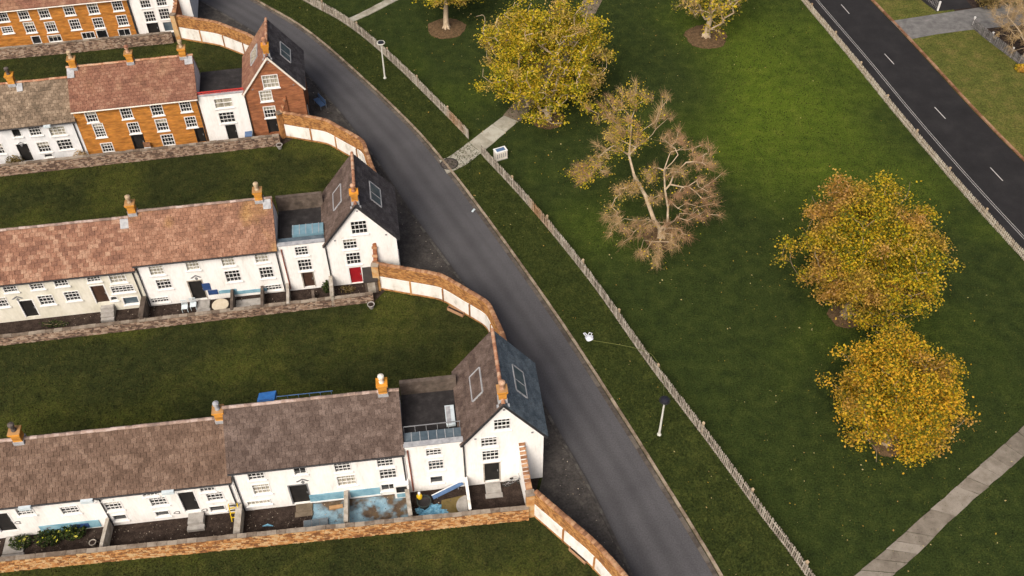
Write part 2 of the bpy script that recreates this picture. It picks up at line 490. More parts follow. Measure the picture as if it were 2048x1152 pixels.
M['plank'] = mat('plank', [(.32, .18, .08), (.42, .25, .12)], 3, 0.8)
M['concrete'] = mat('concrete', [(.2, .19, .17), (.3, .285, .26), (.38, .365, .335)], 2, 0.9, 0.4, 20)
M['metal_grey'] = mat('metal_grey', [(.14, .145, .15), (.22, .225, .23)], 3, 0.5)
M['rubber'] = mat('rubber', [(.015, .02, .018), (.035, .045, .04)], 3, 0.8)
M['cream_top'] = mat('cream_top', [(.42, .36, .26), (.54, .48, .37)], 3, 0.7)
M['bin_black'] = mat('bin_black', [(.02, .017, .015), (.035, .03, .027)], 3, 0.6)
M['terrace'] = mat('terrace', [(.012, .011, .011), (.022, .02, .02), (.04, .037, .036)], 1.5, 0.95, 0.5, 14, fine=.25)
M['teal_cover'] = mat('teal_cover', [(.1, .2, .25), (.17, .28, .33)], 2, 0.5)
M['red_rail'] = mat('red_rail', [(.35, .03, .025), (.48, .05, .04)], 3, 0.5)
M['plastic_bag'] = mat('plastic_bag', [(.5, .54, .6), (.72, .74, .77)], 4, 0.4, .5, 10)
M['string'] = mat('string', [(.1, .12, .03), (.16, .17, .05)], 4, 0.8)
M['iron'] = mat('iron', [(.05, .042, .036), (.085, .07, .06), (.12, .1, .085)], 4, 0.7, .4, 30)
M['iron_dark'] = mat('iron_dark', [(.015, .013, .012), (.03, .026, .023)], 4, 0.8)
M['black_mark'] = mat('black_mark', [(.03, .03, .03), (.06, .06, .06)], 4, 0.8)

def translucent(m, k=.5):
    N, L = m.node_tree.nodes, m.node_tree.links
    b = N['Principled BSDF']
    t = N.new('ShaderNodeBsdfTranslucent')
    L.new(b.inputs['Base Color'].links[0].from_socket, t.inputs[0])
    x = N.new('ShaderNodeMixShader')
    x.inputs[0].default_value = k
    L.new(b.outputs[0], x.inputs[1])
    L.new(t.outputs[0], x.inputs[2])
    L.new(x.outputs[0], N['Material Output'].inputs[0])
for q in ('leaf_yellow', 'leaf_gold', 'leaf_amber', 'leaf_green', 'leaf_dry', 'leaf_red'):
    translucent(M[q])

# ------------------------------------------------------------------ ground, roads, paths
Z_PARK, Z_ROAD, Z_KERB = 0.006, -0.0, 0.11
def sheet(name, pts, z, m, kind='structure', parent=None, **k):
    """flat area with a shallow skirt, its outline in the world"""
    loop = [(p[0], p[1]) for p in pts]
    mb = MB().poly([loop], lambda a, b: (a, b, z))
    return mb.build(name, m, parent, kind=kind, **k)

g = MB().add([(-500, -300, -0.02), (500, -300, -0.02), (500, 700, -0.02), (-500, 700, -0.02)], [(0, 1, 2, 3)])
g.build('ground', M['lawn'], kind='structure')

def PX(l):
    return [G(*p) for p in l]
roadL = [(-52, 116), (-34.0, 100.5), (-23.7, 90.7), (-18.1, 82.8), (-13.0, 74.2), (-8.8, 66.0), (-3.8, 56.9), (0.4, 49.1), (3.5, 41.8), (5.4, 37.3), (7.5, 31.3), (10.5, 22), (12.5, 14)]
roadR = [(-46, 116.5), (-28.4, 100.4), (-21.6, 93.9), (-14.9, 85.2), (-9.3, 77.1), (-5.9, 71.3), (-2.7, 65.2), (0.7, 58.4), (4.0, 51.5), (7.2, 44.3), (9.9, 38.0), (12.7, 31.2), (16, 22), (18.5, 14)]
fenceP = [(-40, 116), (-22.8, 100.3), (-16.9, 94.7), (-11.1, 86.9), (-3.9, 75.6), (-2.6, 73.2), (1.6, 66.1), (6.2, 57.3), (10.1, 48.6), (13.6, 41.4), (16.2, 35.8), (18.4, 31.2), (22, 22), (24, 14)]
rrL = [(29, 112), (31.9, 99.2), (34.6, 88.2), (36.9, 78.2), (39.4, 68.4), (42.1, 59.1), (46.5, 44), (50, 32)]
rrR = [(35.5, 113), (39.3, 99.1), (42.0, 88.6), (44.2, 79.4), (46.4, 71.5), (50.5, 58), (54.5, 44), (58, 32)]
sL, sR, sF = smooth_path(roadL, 1.0), smooth_path(roadR, 1.0), smooth_path(fenceP, 0.18)
sRL, sRR = smooth_path(rrL, 1.0), smooth_path(rrR, 1.0)

# road strip between the two sides, with road coordinates
def strip(name, A, B, z, m, n=90, uv=True, **k):
    def samp(P, t):
        x = t * (len(P) - 1)
        i = min(int(x), len(P) - 2)
        return P[i].lerp(P[i + 1], x - i)
    vs, fs = [], []
    C = 8
    for i in range(n + 1):
        a, b = samp(A, i / n), samp(B, i / n)
        for c in range(C + 1):
            p = a.lerp(b, c / C)
            vs.append((p.x, p.y, z))
    for i in range(n):
        for c in range(C):
            q = i * (C + 1) + c
            fs.append((q, q + C + 1, q + C + 2, q + 1))
    mb = MB().add(vs, fs)
    o = mb.build(name, m, kind='structure', **k)
    me = o.data
    ul = me.uv_layers.new(name='road')
    for lp in me.loops:
        i, c = divmod(lp.vertex_index, C + 1)
        ul.data[lp.index].uv = (c / C, i / n)
    if me.polygons[0].normal.z < 0:
        me.flip_normals()
    return o

def add_tyre_bands(m, bands, amp):
    """worn wheel tracks along the carriageway"""
    N, L = m.node_tree.nodes, m.node_tree.links
    b = N['Principled BSDF']
    old = b.inputs['Base Color'].links[0].from_socket
    uv = N.new('ShaderNodeUVMap')
    uv.uv_map = 'road'
    sp = N.new('ShaderNodeSeparateXYZ')
    L.new(uv.outputs[0], sp.inputs[0])
    r = N.new('ShaderNodeValToRGB')
    el = r.color_ramp.elements
    while len(el) < len(bands):
        el.new(0.5)
    r.color_ramp.interpolation = 'B_SPLINE'
    for i, (p, v) in enumerate(bands):
        el[i].position = p
        el[i].color = (v, v, v, 1)
    nz = N.new('ShaderNodeTexNoise')
    nz.inputs['Scale'].default_value = 0.25
    ge = N.new('ShaderNodeNewGeometry')
    L.new(ge.outputs['Position'], nz.inputs['Vector'])
    ma = N.new('ShaderNodeMath')
    ma.operation = 'MULTIPLY_ADD'
    L.new(nz.outputs['Fac'], ma.inputs[0])
    ma.inputs[1].default_value = 0.12
    L.new(sp.outputs[0], ma.inputs[2])
    sb = N.new('ShaderNodeMath')
    sb.operation = 'SUBTRACT'
    L.new(ma.outputs[0], sb.inputs[0])
    sb.inputs[1].default_value = 0.06
    L.new(sb.outputs[0], r.inputs[0])
    ml = N.new('ShaderNodeVectorMath')
    ml.operation = 'MULTIPLY'
    L.new(old, ml.inputs[0])
    L.new(r.outputs[0], ml.inputs[1])
    L.new(ml.outputs[0], b.inputs['Base Color'])
add_tyre_bands(M['asphalt'], [(0.0, .6), (.12, 1.05), (.25, .62), (.4, 1.25), (.55, .6), (.7, 1.2), (.82, .7), (.95, 1.7)], 1)
add_tyre_bands(M['dark_asphalt'], [(0.0, 1.1), (.2, .95), (.5, 1.05), (.75, .95), (.97, 1.25)], 1)

strip('road', sL, sR, 0.004, M['asphalt'])
strip('road', sRL, sRR, 0.004, M['dark_asphalt'])

# park and verges
def rev(l):
    return list(l)[::-1]
def off(path, d):
    N = frames(path)
    return [p + n * d for p, n in zip(path, N)]
park_pts = list(sF[::4]) + rev(off(sRL, 0.0)[::2])
sheet('park_lawn', park_pts, Z_PARK, M['park'])
sheet('verge', list(off(sR, -0.25)[::2]) + rev(sF[::4]), Z_PARK + 0.05, M['verge'])
fB = [(49, 113), (47.5, 100.5), (48.6, 93.5), (50.9, 87.4), (53.3, 80.9), (57, 72), (62, 60)]
sFB = smooth_path(fB, 0.15)
sheet('verge', list(off(sRR, -0.3)[::2]) + rev(sFB[::4]), Z_PARK + 0.05, M['dry_verge'])
sheet('garden_soil', list(sFB[::4]) + [Vector((120, 50)), Vector((120, 120))], 0.012, M['soil'])

# kerbs: laid stone by stone
def kerb(name, path, offs, w, h, m, step=0.9, z0=0.0):
    root = link(name, None, kind='structure')
    # a continuous bed under the stones
    P = off(path, offs)
    sp_ = smooth_path(P, step)
    N = frames(sp_)
    mesh = MB().box(-w / 2, w / 2, -0.5, 0.5, 0, h).mesh('kerb_stone', m)
    bed = MB()
    for i in range(len(sp_) - 1):
        a, b = sp_[i], sp_[i + 1]
        d = b - a
        if not (10 < a.y < 120):
            continue
        Mx = Matrix.Translation((*((a + b) / 2), z0)) @ Matrix.Rotation(math.atan2(-d.x, d.y), 4, 'Z') @ Matrix.Rotation(rnd.uniform(-.012, .012), 4, 'Z') @ Matrix.Diagonal((1, d.length - 0.02, 1 + rnd.uniform(-.06, .06), 1))
        link('kerb_stone', mesh, root, M=Mx)
        bed.bar((a.x, a.y, z0 + h * .4), (b.x, b.y, z0 + h * .4), w * .92, h * .75)
    bed.build('bed', M['gutter'], root)
    return root
kerb('kerb', sR, -0.36, 0.2, 0.14, M['kerb'])
kerb('channel', sR, -0.06, 0.3, 0.035, M['gutter'], 1.2)
kerb('kerb', sL, 0.12, 0.2, 0.12, M['dark_kerb'])
kerb('kerb', sRR, -0.2, 0.24, 0.14, M['rust_kerb'], 1.0)

# road markings of the far road
ln = MB()
for dd in (0.0, 0.2):
    P = off(sRL, -1.5 - dd)
    N = frames(P)
    for i in range(len(P) - 1):
        a, b = P[i], P[i + 1]
        na, nb = N[i] * .02, N[i + 1] * .02
        ln.add([(*(a - na), .009), (*(a + na), .009), (*(b + nb), .009), (*(b - nb), .009)], [(0, 1, 2, 3)])
ln.build('edge_line', M['white_paint'], kind='structure')
mid = [(34.2, 106.0), (36.2, 97.3), (38.5, 87.9), (41.0, 78.9), (43.4, 69.9), (46.0, 60.8), (48.6, 51.6)]
for i in range(len(mid)):
    a = Vector(mid[i])
    d = (Vector(mid[min(i + 1, len(mid) - 1)]) - Vector(mid[max(i - 1, 0)])).normalized() * 0.95
    n = Vector((d.y, -d.x)).normalized() * 0.04
    MB().add([(*(a - d - n), .009), (*(a - d + n), .009), (*(a + d + n), .009), (*(a + d - n), .009)], [(0, 1, 2, 3)]).build('lane_dash', M['white_paint'], kind='structure')

# slab paths
def slab_path(name, left, right, cuts, m, z=0.02, th=0.05, gap=0.05):
    """left and right are world edges; cuts are fractions along them"""
    root = link(name, None, kind='structure')
    A, B = smooth_path(left, 0.2), smooth_path(right, 0.2)
    def samp(P, t):
        x = t * (len(P) - 1)
        i = min(int(x), len(P) - 2)
        return P[i].lerp(P[i + 1], x - i)
    L = sum((A[i + 1] - A[i]).length for i in range(len(A) - 1))
    for t0, t1 in zip(cuts, cuts[1:]):
        e = gap / L / 2
        n = max(1, int((t1 - t0) * L / 0.7))
        ts_ = [t0 + e + (t1 - t0 - 2 * e) * k / n for k in range(n + 1)]
        top = z + th + rnd.uniform(-.006, .006)
        la = [samp(A, t) + Vector((rnd.uniform(-.03, .03), rnd.uniform(-.03, .03))) for t in ts_]
        lb = [samp(B, t) + Vector((rnd.uniform(-.03, .03), rnd.uniform(-.03, .03))) for t in ts_]
        vs, fs = [], []
        for a, b in zip(la, lb):
            vs += [(*a, top), (*b, top), (*a, -.01), (*b, -.01)]
        for k in range(n):
            q = 4 * k
            fs += [(q, q + 1, q + 5, q + 4), (q + 1, q + 3, q + 7, q + 5), (q, q + 4, q + 6, q + 2)]
        fs += [(0, 2, 3, 1), (4 * n, 4 * n + 1, 4 * n + 3, 4 * n + 2)]
        MB().add(vs, fs).build('slab', m, root)
    return root
p3L = PX([(1632, 1217), (1708, 1152), (1804, 1071), (1909, 977), (2000, 896), (2070, 832), (2200, 710)])
p3R = PX([(1712, 1217), (1784, 1152), (1842, 1101), (1925, 1019), (2033, 925), (2095, 866), (2220, 748)])
slab_path('footpath', p3L, p3R, [0, .07, .13, .17, .205, .235, .27, .35, .44, .475, .52, .56, .61, .66, .685, .75, .82, .9, 1], M['slab'])
p2L = PX([(878, 322), (905, 310), (955, 272), (1008, 232)])
p2R = PX([(893, 348), (932, 330), (980, 292), (1037, 243)])
slab_path('footpath', p2L, p2R, [0, .2, .42, .6, .8, 1], M['pale_slab'])
dirt = smooth_path([p[:2] for p in PX([(1023, 237), (1080, 170), (1125, 105), (1165, 40), (1200, -25), (1240, -90)])], 1.0)
sheet('dirt_path', off(dirt, .95) + rev(off(dirt, -.95)), Z_PARK + 0.006, M['path_soil'])
p1L = PX([(684, 44), (730, 22), (765, 4), (800, -14), (900, -60)])
p1R = PX([(702, 46), (745, 27), (785, 6), (815, -8), (915, -54)])
slab_path('footpath', p1L, p1R, [0, .14, .27, .36, .5, .7, 1], M['pale_slab'])
sheet('driveway', PX([(1781, 43), (1860, 31), (1945, 18), (2070, -4), (2090, 48), (1990, 56), (1930, 62), (1870, 70), (1818, 80)]), Z_PARK + .06, M['drive'])
sheet('side_road', PX([(1872, 24), (1945, 16), (1905, -30), (1800, -30)]), Z_PARK + .064, M['dark_asphalt'])

# ------------------------------------------------------------------ row frames
ROW = {1: ((-18.1, 36.3), 6.8), 2: ((-28.74, 54.95), 8.0), 3: ((-38.72, 73.8), 9.4), 4: ((-45.85, 92.35), 10.0)}
def RL(r, x, y, z=0.0):
    (ox, oy), a = ROW[r]
    a = RAD(a)
    return Vector((ox + x * math.cos(a) - y * math.sin(a), oy + x * math.sin(a) + y * math.cos(a), z))
def LR(r, p):
    (ox, oy), a = ROW[r]
    a = RAD(a)
    dx, dy = p[0] - ox, p[1] - oy
    return dx * math.cos(a) + dy * math.sin(a), -dx * math.sin(a) + dy * math.cos(a)
def FP(r, px, py):
    """facade place (x, z) of a row at a picture point"""
    (ox, oy), a = ROW[r]
    a = RAD(a)
    n = Vector((math.sin(a), -math.cos(a), 0))
    d = ray(px, py)
    t = (Vector((ox, oy, -CAMH)).dot(n)) / d.dot(n)
    p = d * t
    return (p.x - ox) * math.cos(a) + (p.y - oy) * math.sin(a), p.z + CAMH

# ------------------------------------------------------------------ house pieces
def rect(x, z, w, h):
    w, h = w * 1.06, h * 1.06
    return [(x - w / 2, z - h / 2), (x + w / 2, z - h / 2), (x + w / 2, z + h / 2), (x - w / 2, z + h / 2)]

def make_walls(root, outline, openings, D, m, back_outline=None, side=None, rev_d=0.16):
    """front wall with real openings, closed body behind it"""
    holes = [rect(o['x'], o['z'], o['w'], o['h']) for o in openings]
    mb = MB()
    mb.poly([outline] + holes, lambda a, b: (a, 0, b))
    for h in holes:
        for i in range(4):
            (x0, z0), (x1, z1) = h[i], h[(i + 1) % 4]
            mb.add([(x0, 0, z0), (x1, 0, z1), (x1, rev_d, z1), (x0, rev_d, z0)], [(0, 1, 2, 3)])
    n = len(outline)
    for i in range(n):
        (x0, z0), (x1, z1) = outline[i], outline[(i + 1) % n]
        if z0 == 0 and z1 == 0:
            continue
        mb.add([(x0, 0, z0), (x0, D, z0), (x1, D, z1), (x1, 0, z1)], [(0, 1, 2, 3)])
    mb.poly([outline], lambda a, b: (a, D, b))
    return mb.build('wall', m, root)

def window(root, o):
    x, z, w, h = o['x'], o['z'], o['w'], o['h']
    cols, rows = o.get('cols', 4), o.get('rows', 3)
    fw = 0.04
    w, h = w * 1.06, h * 1.06
    y0, y1 = -0.03, 0.13
    f = MB()
    f.box(x - w / 2 - .03, x - w / 2 + fw, y0, y1, z - h / 2, z + h / 2 + .03)
    f.box(x + w / 2 - fw, x + w / 2 + .03, y0, y1, z - h / 2, z + h / 2 + .03)
    f.box(x - w / 2 + fw, x + w / 2 - fw, y0 + .002, y1, z + h / 2 - fw, z + h / 2 + .032)
    f.box(x - w / 2 + fw, x + w / 2 - fw, y0 + .002, y1, z - h / 2, z - h / 2 + fw)
    wo = f.build('window', M['frame_white'], root)
    MB().box(x - w / 2 - .002, x + w / 2 + .002, .1, .15, z - h / 2, z + h / 2).build('pane', M[o.get('glass', 'glass')], wo)
    if cols * rows > 2 and o.get('glass', 'glass') == 'glass' and rnd.random() < .45:
        fr_ = rnd.choice((.25, .4, .5, .33))
        MB().box(x - w / 2 + fw, x + w / 2 - fw, .0985, .0998, z + h / 2 - h * fr_, z + h / 2 - fw).build('blind', M['glass_pale'], wo)
    if cols * rows > 1:
        bm = MB()
        for i in range(1, cols):
            cx = x - w / 2 + w * i / cols
            if rows == 1:
                MB().box(cx - .014, cx + .014, .055, .098, z - h / 2 + fw, z + h / 2 - fw).build('glazing_bar', M['frame_white'], wo)
            else:
                bm.box(cx - .014, cx + .014, .055, .098, z - h / 2 + fw, z + h / 2 - fw)
        for j in range(1, rows):
            cz = z - h / 2 + h * j / rows
            t = .024 if (rows % 2 == 0 and j == rows // 2) else .014
            bm.box(x - w / 2 + fw, x + w / 2 - fw, .052, .096, cz - t, cz + t)
        if bm.f:
            bm.build('glazing_bars', M['frame_white'], wo)
    MB().box(x - w / 2 - .1, x + w / 2 + .1, -.12, -.002, z - h / 2 - .07, z - h / 2).build('sill', M['frame_white'], wo)
    return wo

def door(root, o):
    x, z, w, h = o['x'], o['z'], o['w'] * 1.06, o['h'] * 1.06
    d = MB().box(x - w / 2 - .002, x + w / 2 + .002, .11, .15, z - h / 2, z + h / 2).build('door', M[o.get('m', 'door_dark')], root)
    f = MB()
    f.box(x - w / 2 - .05, x - w / 2 + .04, -.02, .105, z - h / 2, z + h / 2)
    f.box(x + w / 2 - .04, x + w / 2 + .05, -.02, .105, z - h / 2, z + h / 2)
    f.box(x - w / 2 - .05, x + w / 2 + .05, -.022, .105, z + h / 2 - .04, z + h / 2 + .06)
    f.build('frame', M[o.get('fm', 'frame_white')], d)
    MB().box(x + w / 2 - .16, x + w / 2 - .11, .05, .108, z - .08, z + .08).build('handle', M['metal_grey'], d)
    return d

def tile_area(roof, P0, U, V, Lu, Lv, tw, th, m, limit=300, seed=0):
    """courses of overlapping tiles over a slope: U along the eaves, V up the slope"""
    r = random.Random(seed)
    P0, U, V = Vector(P0), Vector(U).normalized(), Vector(V).normalized()
    Nn = U.cross(V)
    nu, nv = max(1, round(Lu / tw)), max(1, round(Lv / th))
    tw, th = Lu / nu, Lv / nv
    def tmesh(w):
        return MB().box(-w / 2 + .012, w / 2 - .012, 0, th * 1.14, 0, .04)
    full = tmesh(tw)
    half = tmesh(tw / 2)
    mf, mh = full.mesh('roof_tile', m), half.mesh('roof_tile', m)
    rest = MB()
    count = 0
    for j in range(nv):
        cells = [((i + .5) * tw, 0) for i in range(nu)] if j % 2 == 0 else [(tw / 4, 1)] + [((i + 1) * tw, 0) for i in range(nu - 1)] + [(Lu - tw / 4, 1)]
        for cu, hf in cells:
            p = P0 + U * cu + V * (j * th - .02) + Nn * (.012 + r.uniform(-.004, .006))
            tl = math.atan2(.04, th) + r.uniform(-.015, .02)
            v2 = V * math.cos(tl) - Nn * math.sin(tl)
            n2 = Nn * math.cos(tl) + V * math.sin(tl)
            rz = r.uniform(-.02, .02)
            u2 = (U * math.cos(rz) + v2 * math.sin(rz))
            v3 = n2.cross(u2)
            p = p + Nn * .03
            Mx = Matrix(((u2.x, v3.x, n2.x, p.x), (u2.y, v3.y, n2.y, p.y), (u2.z, v3.z, n2.z, p.z), (0, 0, 0, 1)))
            if count < limit:
                link('roof_tile', mh if hf else mf, roof, M=Mx)
            else:
                src = half if hf else full
                rest.add([Mx @ Vector(q) for q in src.v], src.f)
            count += 1
    if rest.f:
        rest.build('roof_tiling', m, roof, kind='stuff')

def ridge_tiles(roof, a, b, m, step=0.4, r=0.13):
    a, b = Vector(a), Vector(b)
    L = (b - a).length
    n = max(1, int(L / step))
    me = MB()
    N = 6
    for k in range(N + 1):
        t = math.pi * k / N
        me.v += [(0, math.cos(t) * r * 1.1, math.sin(t) * r), (L / n * 1.05, math.cos(t) * r * .98, math.sin(t) * r * .92)]
    for k in range(N):
        me.f.append((2 * k, 2 * k + 1, 2 * k + 3, 2 * k + 2))
    me.f.append(tuple(2 * k for k in range(N + 1)))
    me.f.append(tuple(2 * k + 1 for k in range(N + 1))[::-1])
    mesh = me.mesh('ridge_tile', m)
    d = (b - a).normalized()
    yaw = math.atan2(d.y, d.x)
    for i in range(n):
        p = a + d * (L * i / n)
        p.z += rnd.uniform(-.012, .012) - .03
        link('ridge_tile', mesh, roof, M=Matrix.Translation(p) @ Matrix.Rotation(yaw + rnd.uniform(-.03, .03), 4, 'Z'))

def chimney(root, x, y, zr, h=1.15, w=.62, d=.62, pots=1, pot_m='cream_top', rough=0.0):
    """brick stack astride the ridge at zr with oversailing courses, pots and flashing"""
    mb = MB()
    b = zr - .55
    mb.box(x - w / 2, x + w / 2, y - d / 2, y + d / 2, b, zr + h - .24)
    mb.box(x - w / 2 - .05, x + w / 2 + .05, y - d / 2 - .05, y + d / 2 + .05, zr + h - .24, zr + h - .13)
    mb.box(x - w / 2 - .09, x + w / 2 + .09, y - d / 2 - .09, y + d / 2 + .09, zr + h - .13, zr + h)
    c = mb.build('chimney', M['chimney_brick'], root)
    fl = MB()
    e = .05
    fl.box(x - w / 2 - e, x + w / 2 + e, y - d / 2 - e, y + d / 2 + e, b - .05, zr + .13)
    fl.box(x - w / 2 - .16, x + w / 2 + .16, y - d / 2 - .2, y - d / 2 - .02, b + .1, b + .26)
    fl.build('flashing', M['lead'], c)
    for k in range(pots):
        px = x + (k - (pots - 1) / 2) * .3
        MB().lathe([(.17, 0), (.16, .1), (.13, .16), (.14, .34), (.19, .42), (.2, .5), (.13, .5), (.11, .3)], (px, y, zr + h), 10).build('chimney_pot', M[pot_m], c)
        MB().lathe([(.1, 0), (.21, .05), (.2, .12), (.08, .2), (.02, .22)], (px, y, zr + h + .52), 10).build('cowl', M['iron_dark' if rough else pot_m], c)
    return c

def downpipe(root, pts, m='pipe_dark', r=.05):
    return MB().tube(pts, r, 8).build('downpipe', M[m], root)

def emblem(root, x, z, s=.42):
    """small painted stone emblem: an open chevron over a drop"""
    mb = MB()
    mb.add([(x - s, -.03, z), (x, -.03, z + s * .7), (x + s, -.03, z), (x + s * .75, -.03, z - .06), (x, -.03, z + s * .4), (x - s * .75, -.03, z - .06)],
           [(0, 5, 4, 1), (1, 4, 3, 2)])
    mb.add([(x - s * .3, -.03, z - .12), (x, -.03, z + .1), (x + s * .3, -.03, z - .12), (x, -.03, z - .32)], [(0, 3, 2, 1)])
    o = mb.build('emblem', M['metal_grey'], root)
    sol = o.modifiers.new('t', 'SOLIDIFY')
    sol.thickness = .028
    sol.offset = -1
    return o

def settle(openings):
    """keep doors clear of the windows above them"""
    for d in openings:
        if d['t'] != 'door':
            continue
        z0 = d['z'] - d['h'] / 2
        for o in openings:
            if o is d or o['t'] == 'door' or abs(o['x'] - d['x']) > (o['w'] + d['w']) * .56:
                continue
            lim = o['z'] - o['h'] * .53 - .12
            if z0 < lim < z0 + d['h'] * 1.06:
                d['h'] = (lim - z0) / 1.06
                d['z'] = z0 + d['h'] / 2
            elif lim <= z0:
                o['t'] = 'drop'
    openings[:] = [o for o in openings if o['t'] != 'drop']

HALF_D, BACK_PITCH = 3.0, 64
def terrace(name, label, r, x0, x1, eave, pitch, wall_m, tile_m, openings, tw=.48, th=.37, ridge_m='ridge_grey', chim=(), left_gable=True, gutter_m='pipe_dark', limit=300, cat='house', pots='cream_top', flat_back=True):
    """two-sloped house along the row; openings are dicts with picture points turned to facade places"""
    (ox, oy), a = ROW[r]
    p = RL(r, x0, 0)
    root = thing(name, label, cat, p, RAD(a))
    L = x1 - x0
    tp = math.tan(RAD(pitch))
    tb = math.tan(RAD(BACK_PITCH))
    hw = eave + .12
    hy = HALF_D
    zr = hw + hy * tp
    D = hy + (zr - hw) / tb
    settle(openings)
    for o in openings:
        o['x'] -= x0
    # walls: front with openings, gable ends, back
    holes = [rect(o['x'], o['z'], o['w'], o['h']) for o in openings]
    mb = MB()
    mb.poly([[(0, 0), (L, 0), (L, hw), (0, hw)]] + holes, lambda a_, b_: (a_, 0, b_))
    for h in holes:
        for i in range(4):
            (xa, za), (xb, zb) = h[i], h[(i + 1) % 4]
            mb.add([(xa, 0, za), (xb, 0, zb), (xb, .16, zb), (xa, .16, za)], [(0, 1, 2, 3)])
    for xx in (0, L):
        mb.add([(xx, 0, 0), (xx, D, 0), (xx, D, hw), (xx, hy, zr), (xx, 0, hw)], [(0, 1, 2, 3, 4)] if xx else [(4, 3, 2, 1, 0)])
    mb.add([(0, D, 0), (L, D, 0), (L, D, hw), (0, D, hw)], [(0, 3, 2, 1)])
    mb.build('wall', M[wall_m], root)
    for o in openings:
        (door if o['t'] == 'door' else window)(root, o)
    # roof
    oh, ex, t = .3, .06, .1
    ze = hw - oh * tp
    rb = MB()
    yb, zb_ = D + .12, hw - .12 * tb
    prof = [(-oh, ze), (hy, zr), (yb, zb_), (yb + .06, zb_ + t), (hy, zr + t * 1.2), (-oh, ze + t)]
    for xx in (-ex, L + ex):
        rb.v += [(xx, y, z + .01) for y, z in prof]
    rb.f += [(0, 6, 7, 1), (1, 7, 8, 2), (2, 8, 9, 3), (3, 9, 10, 4), (4, 10, 11, 5), (5, 11, 6, 0), (0, 1, 4, 5), (1, 2, 3, 4), (6, 11, 10, 7), (7, 10, 9, 8)]
    roof = rb.build('roof', M[tile_m], root)
    V = Vector((0, math.cos(RAD(pitch)), math.sin(RAD(pitch))))
    Lv = (hy + oh) / math.cos(RAD(pitch))
    tile_area(roof, (-ex, -oh, ze + t + .0), (1, 0, 0), V, L + 2 * ex, Lv - .04, tw, th, M[tile_m], limit, seed=hash(label) % 1000 if False else r * 17 + int(L))
    ridge_tiles(roof, (-ex, hy, zr + t + .1), (L + ex, hy, zr + t + .1), M[ridge_m], .45, .12)
    MB().tube([(-.05, -oh - .06, ze + .03), (L + .05, -oh - .06, ze + .03)], .06, 8).build('gutter', M[gutter_m], root)
    for c in chim:
        cx = c[0] - x0
        chimney(root, cx, hy, zr + t, w=.56, d=.56, h=1.0, pots=1, pot_m=c[1] if len(c) > 1 else pots, rough=0)
    return root, zr, ze

def O(r, px, py, w=1.0, h=1.15, t='window', **k):
    x, z = FP(r, px, py)
    d = dict(x=x, z=max(z, h * .53 + .12), w=w, h=h, t=t)
    d.update(k)
    return d
def OD(r, px, py, w=.95, top=None, **k):
    """door: its foot on the ground, its middle near the picture point"""
    x, z = FP(r, px, py)
    h = top or 2.0
    z0 = max(.05, z - h / 2)
    d = dict(x=x, z=z0 + h / 2, w=w, h=h, t='door')
    d.update(k)
    return d

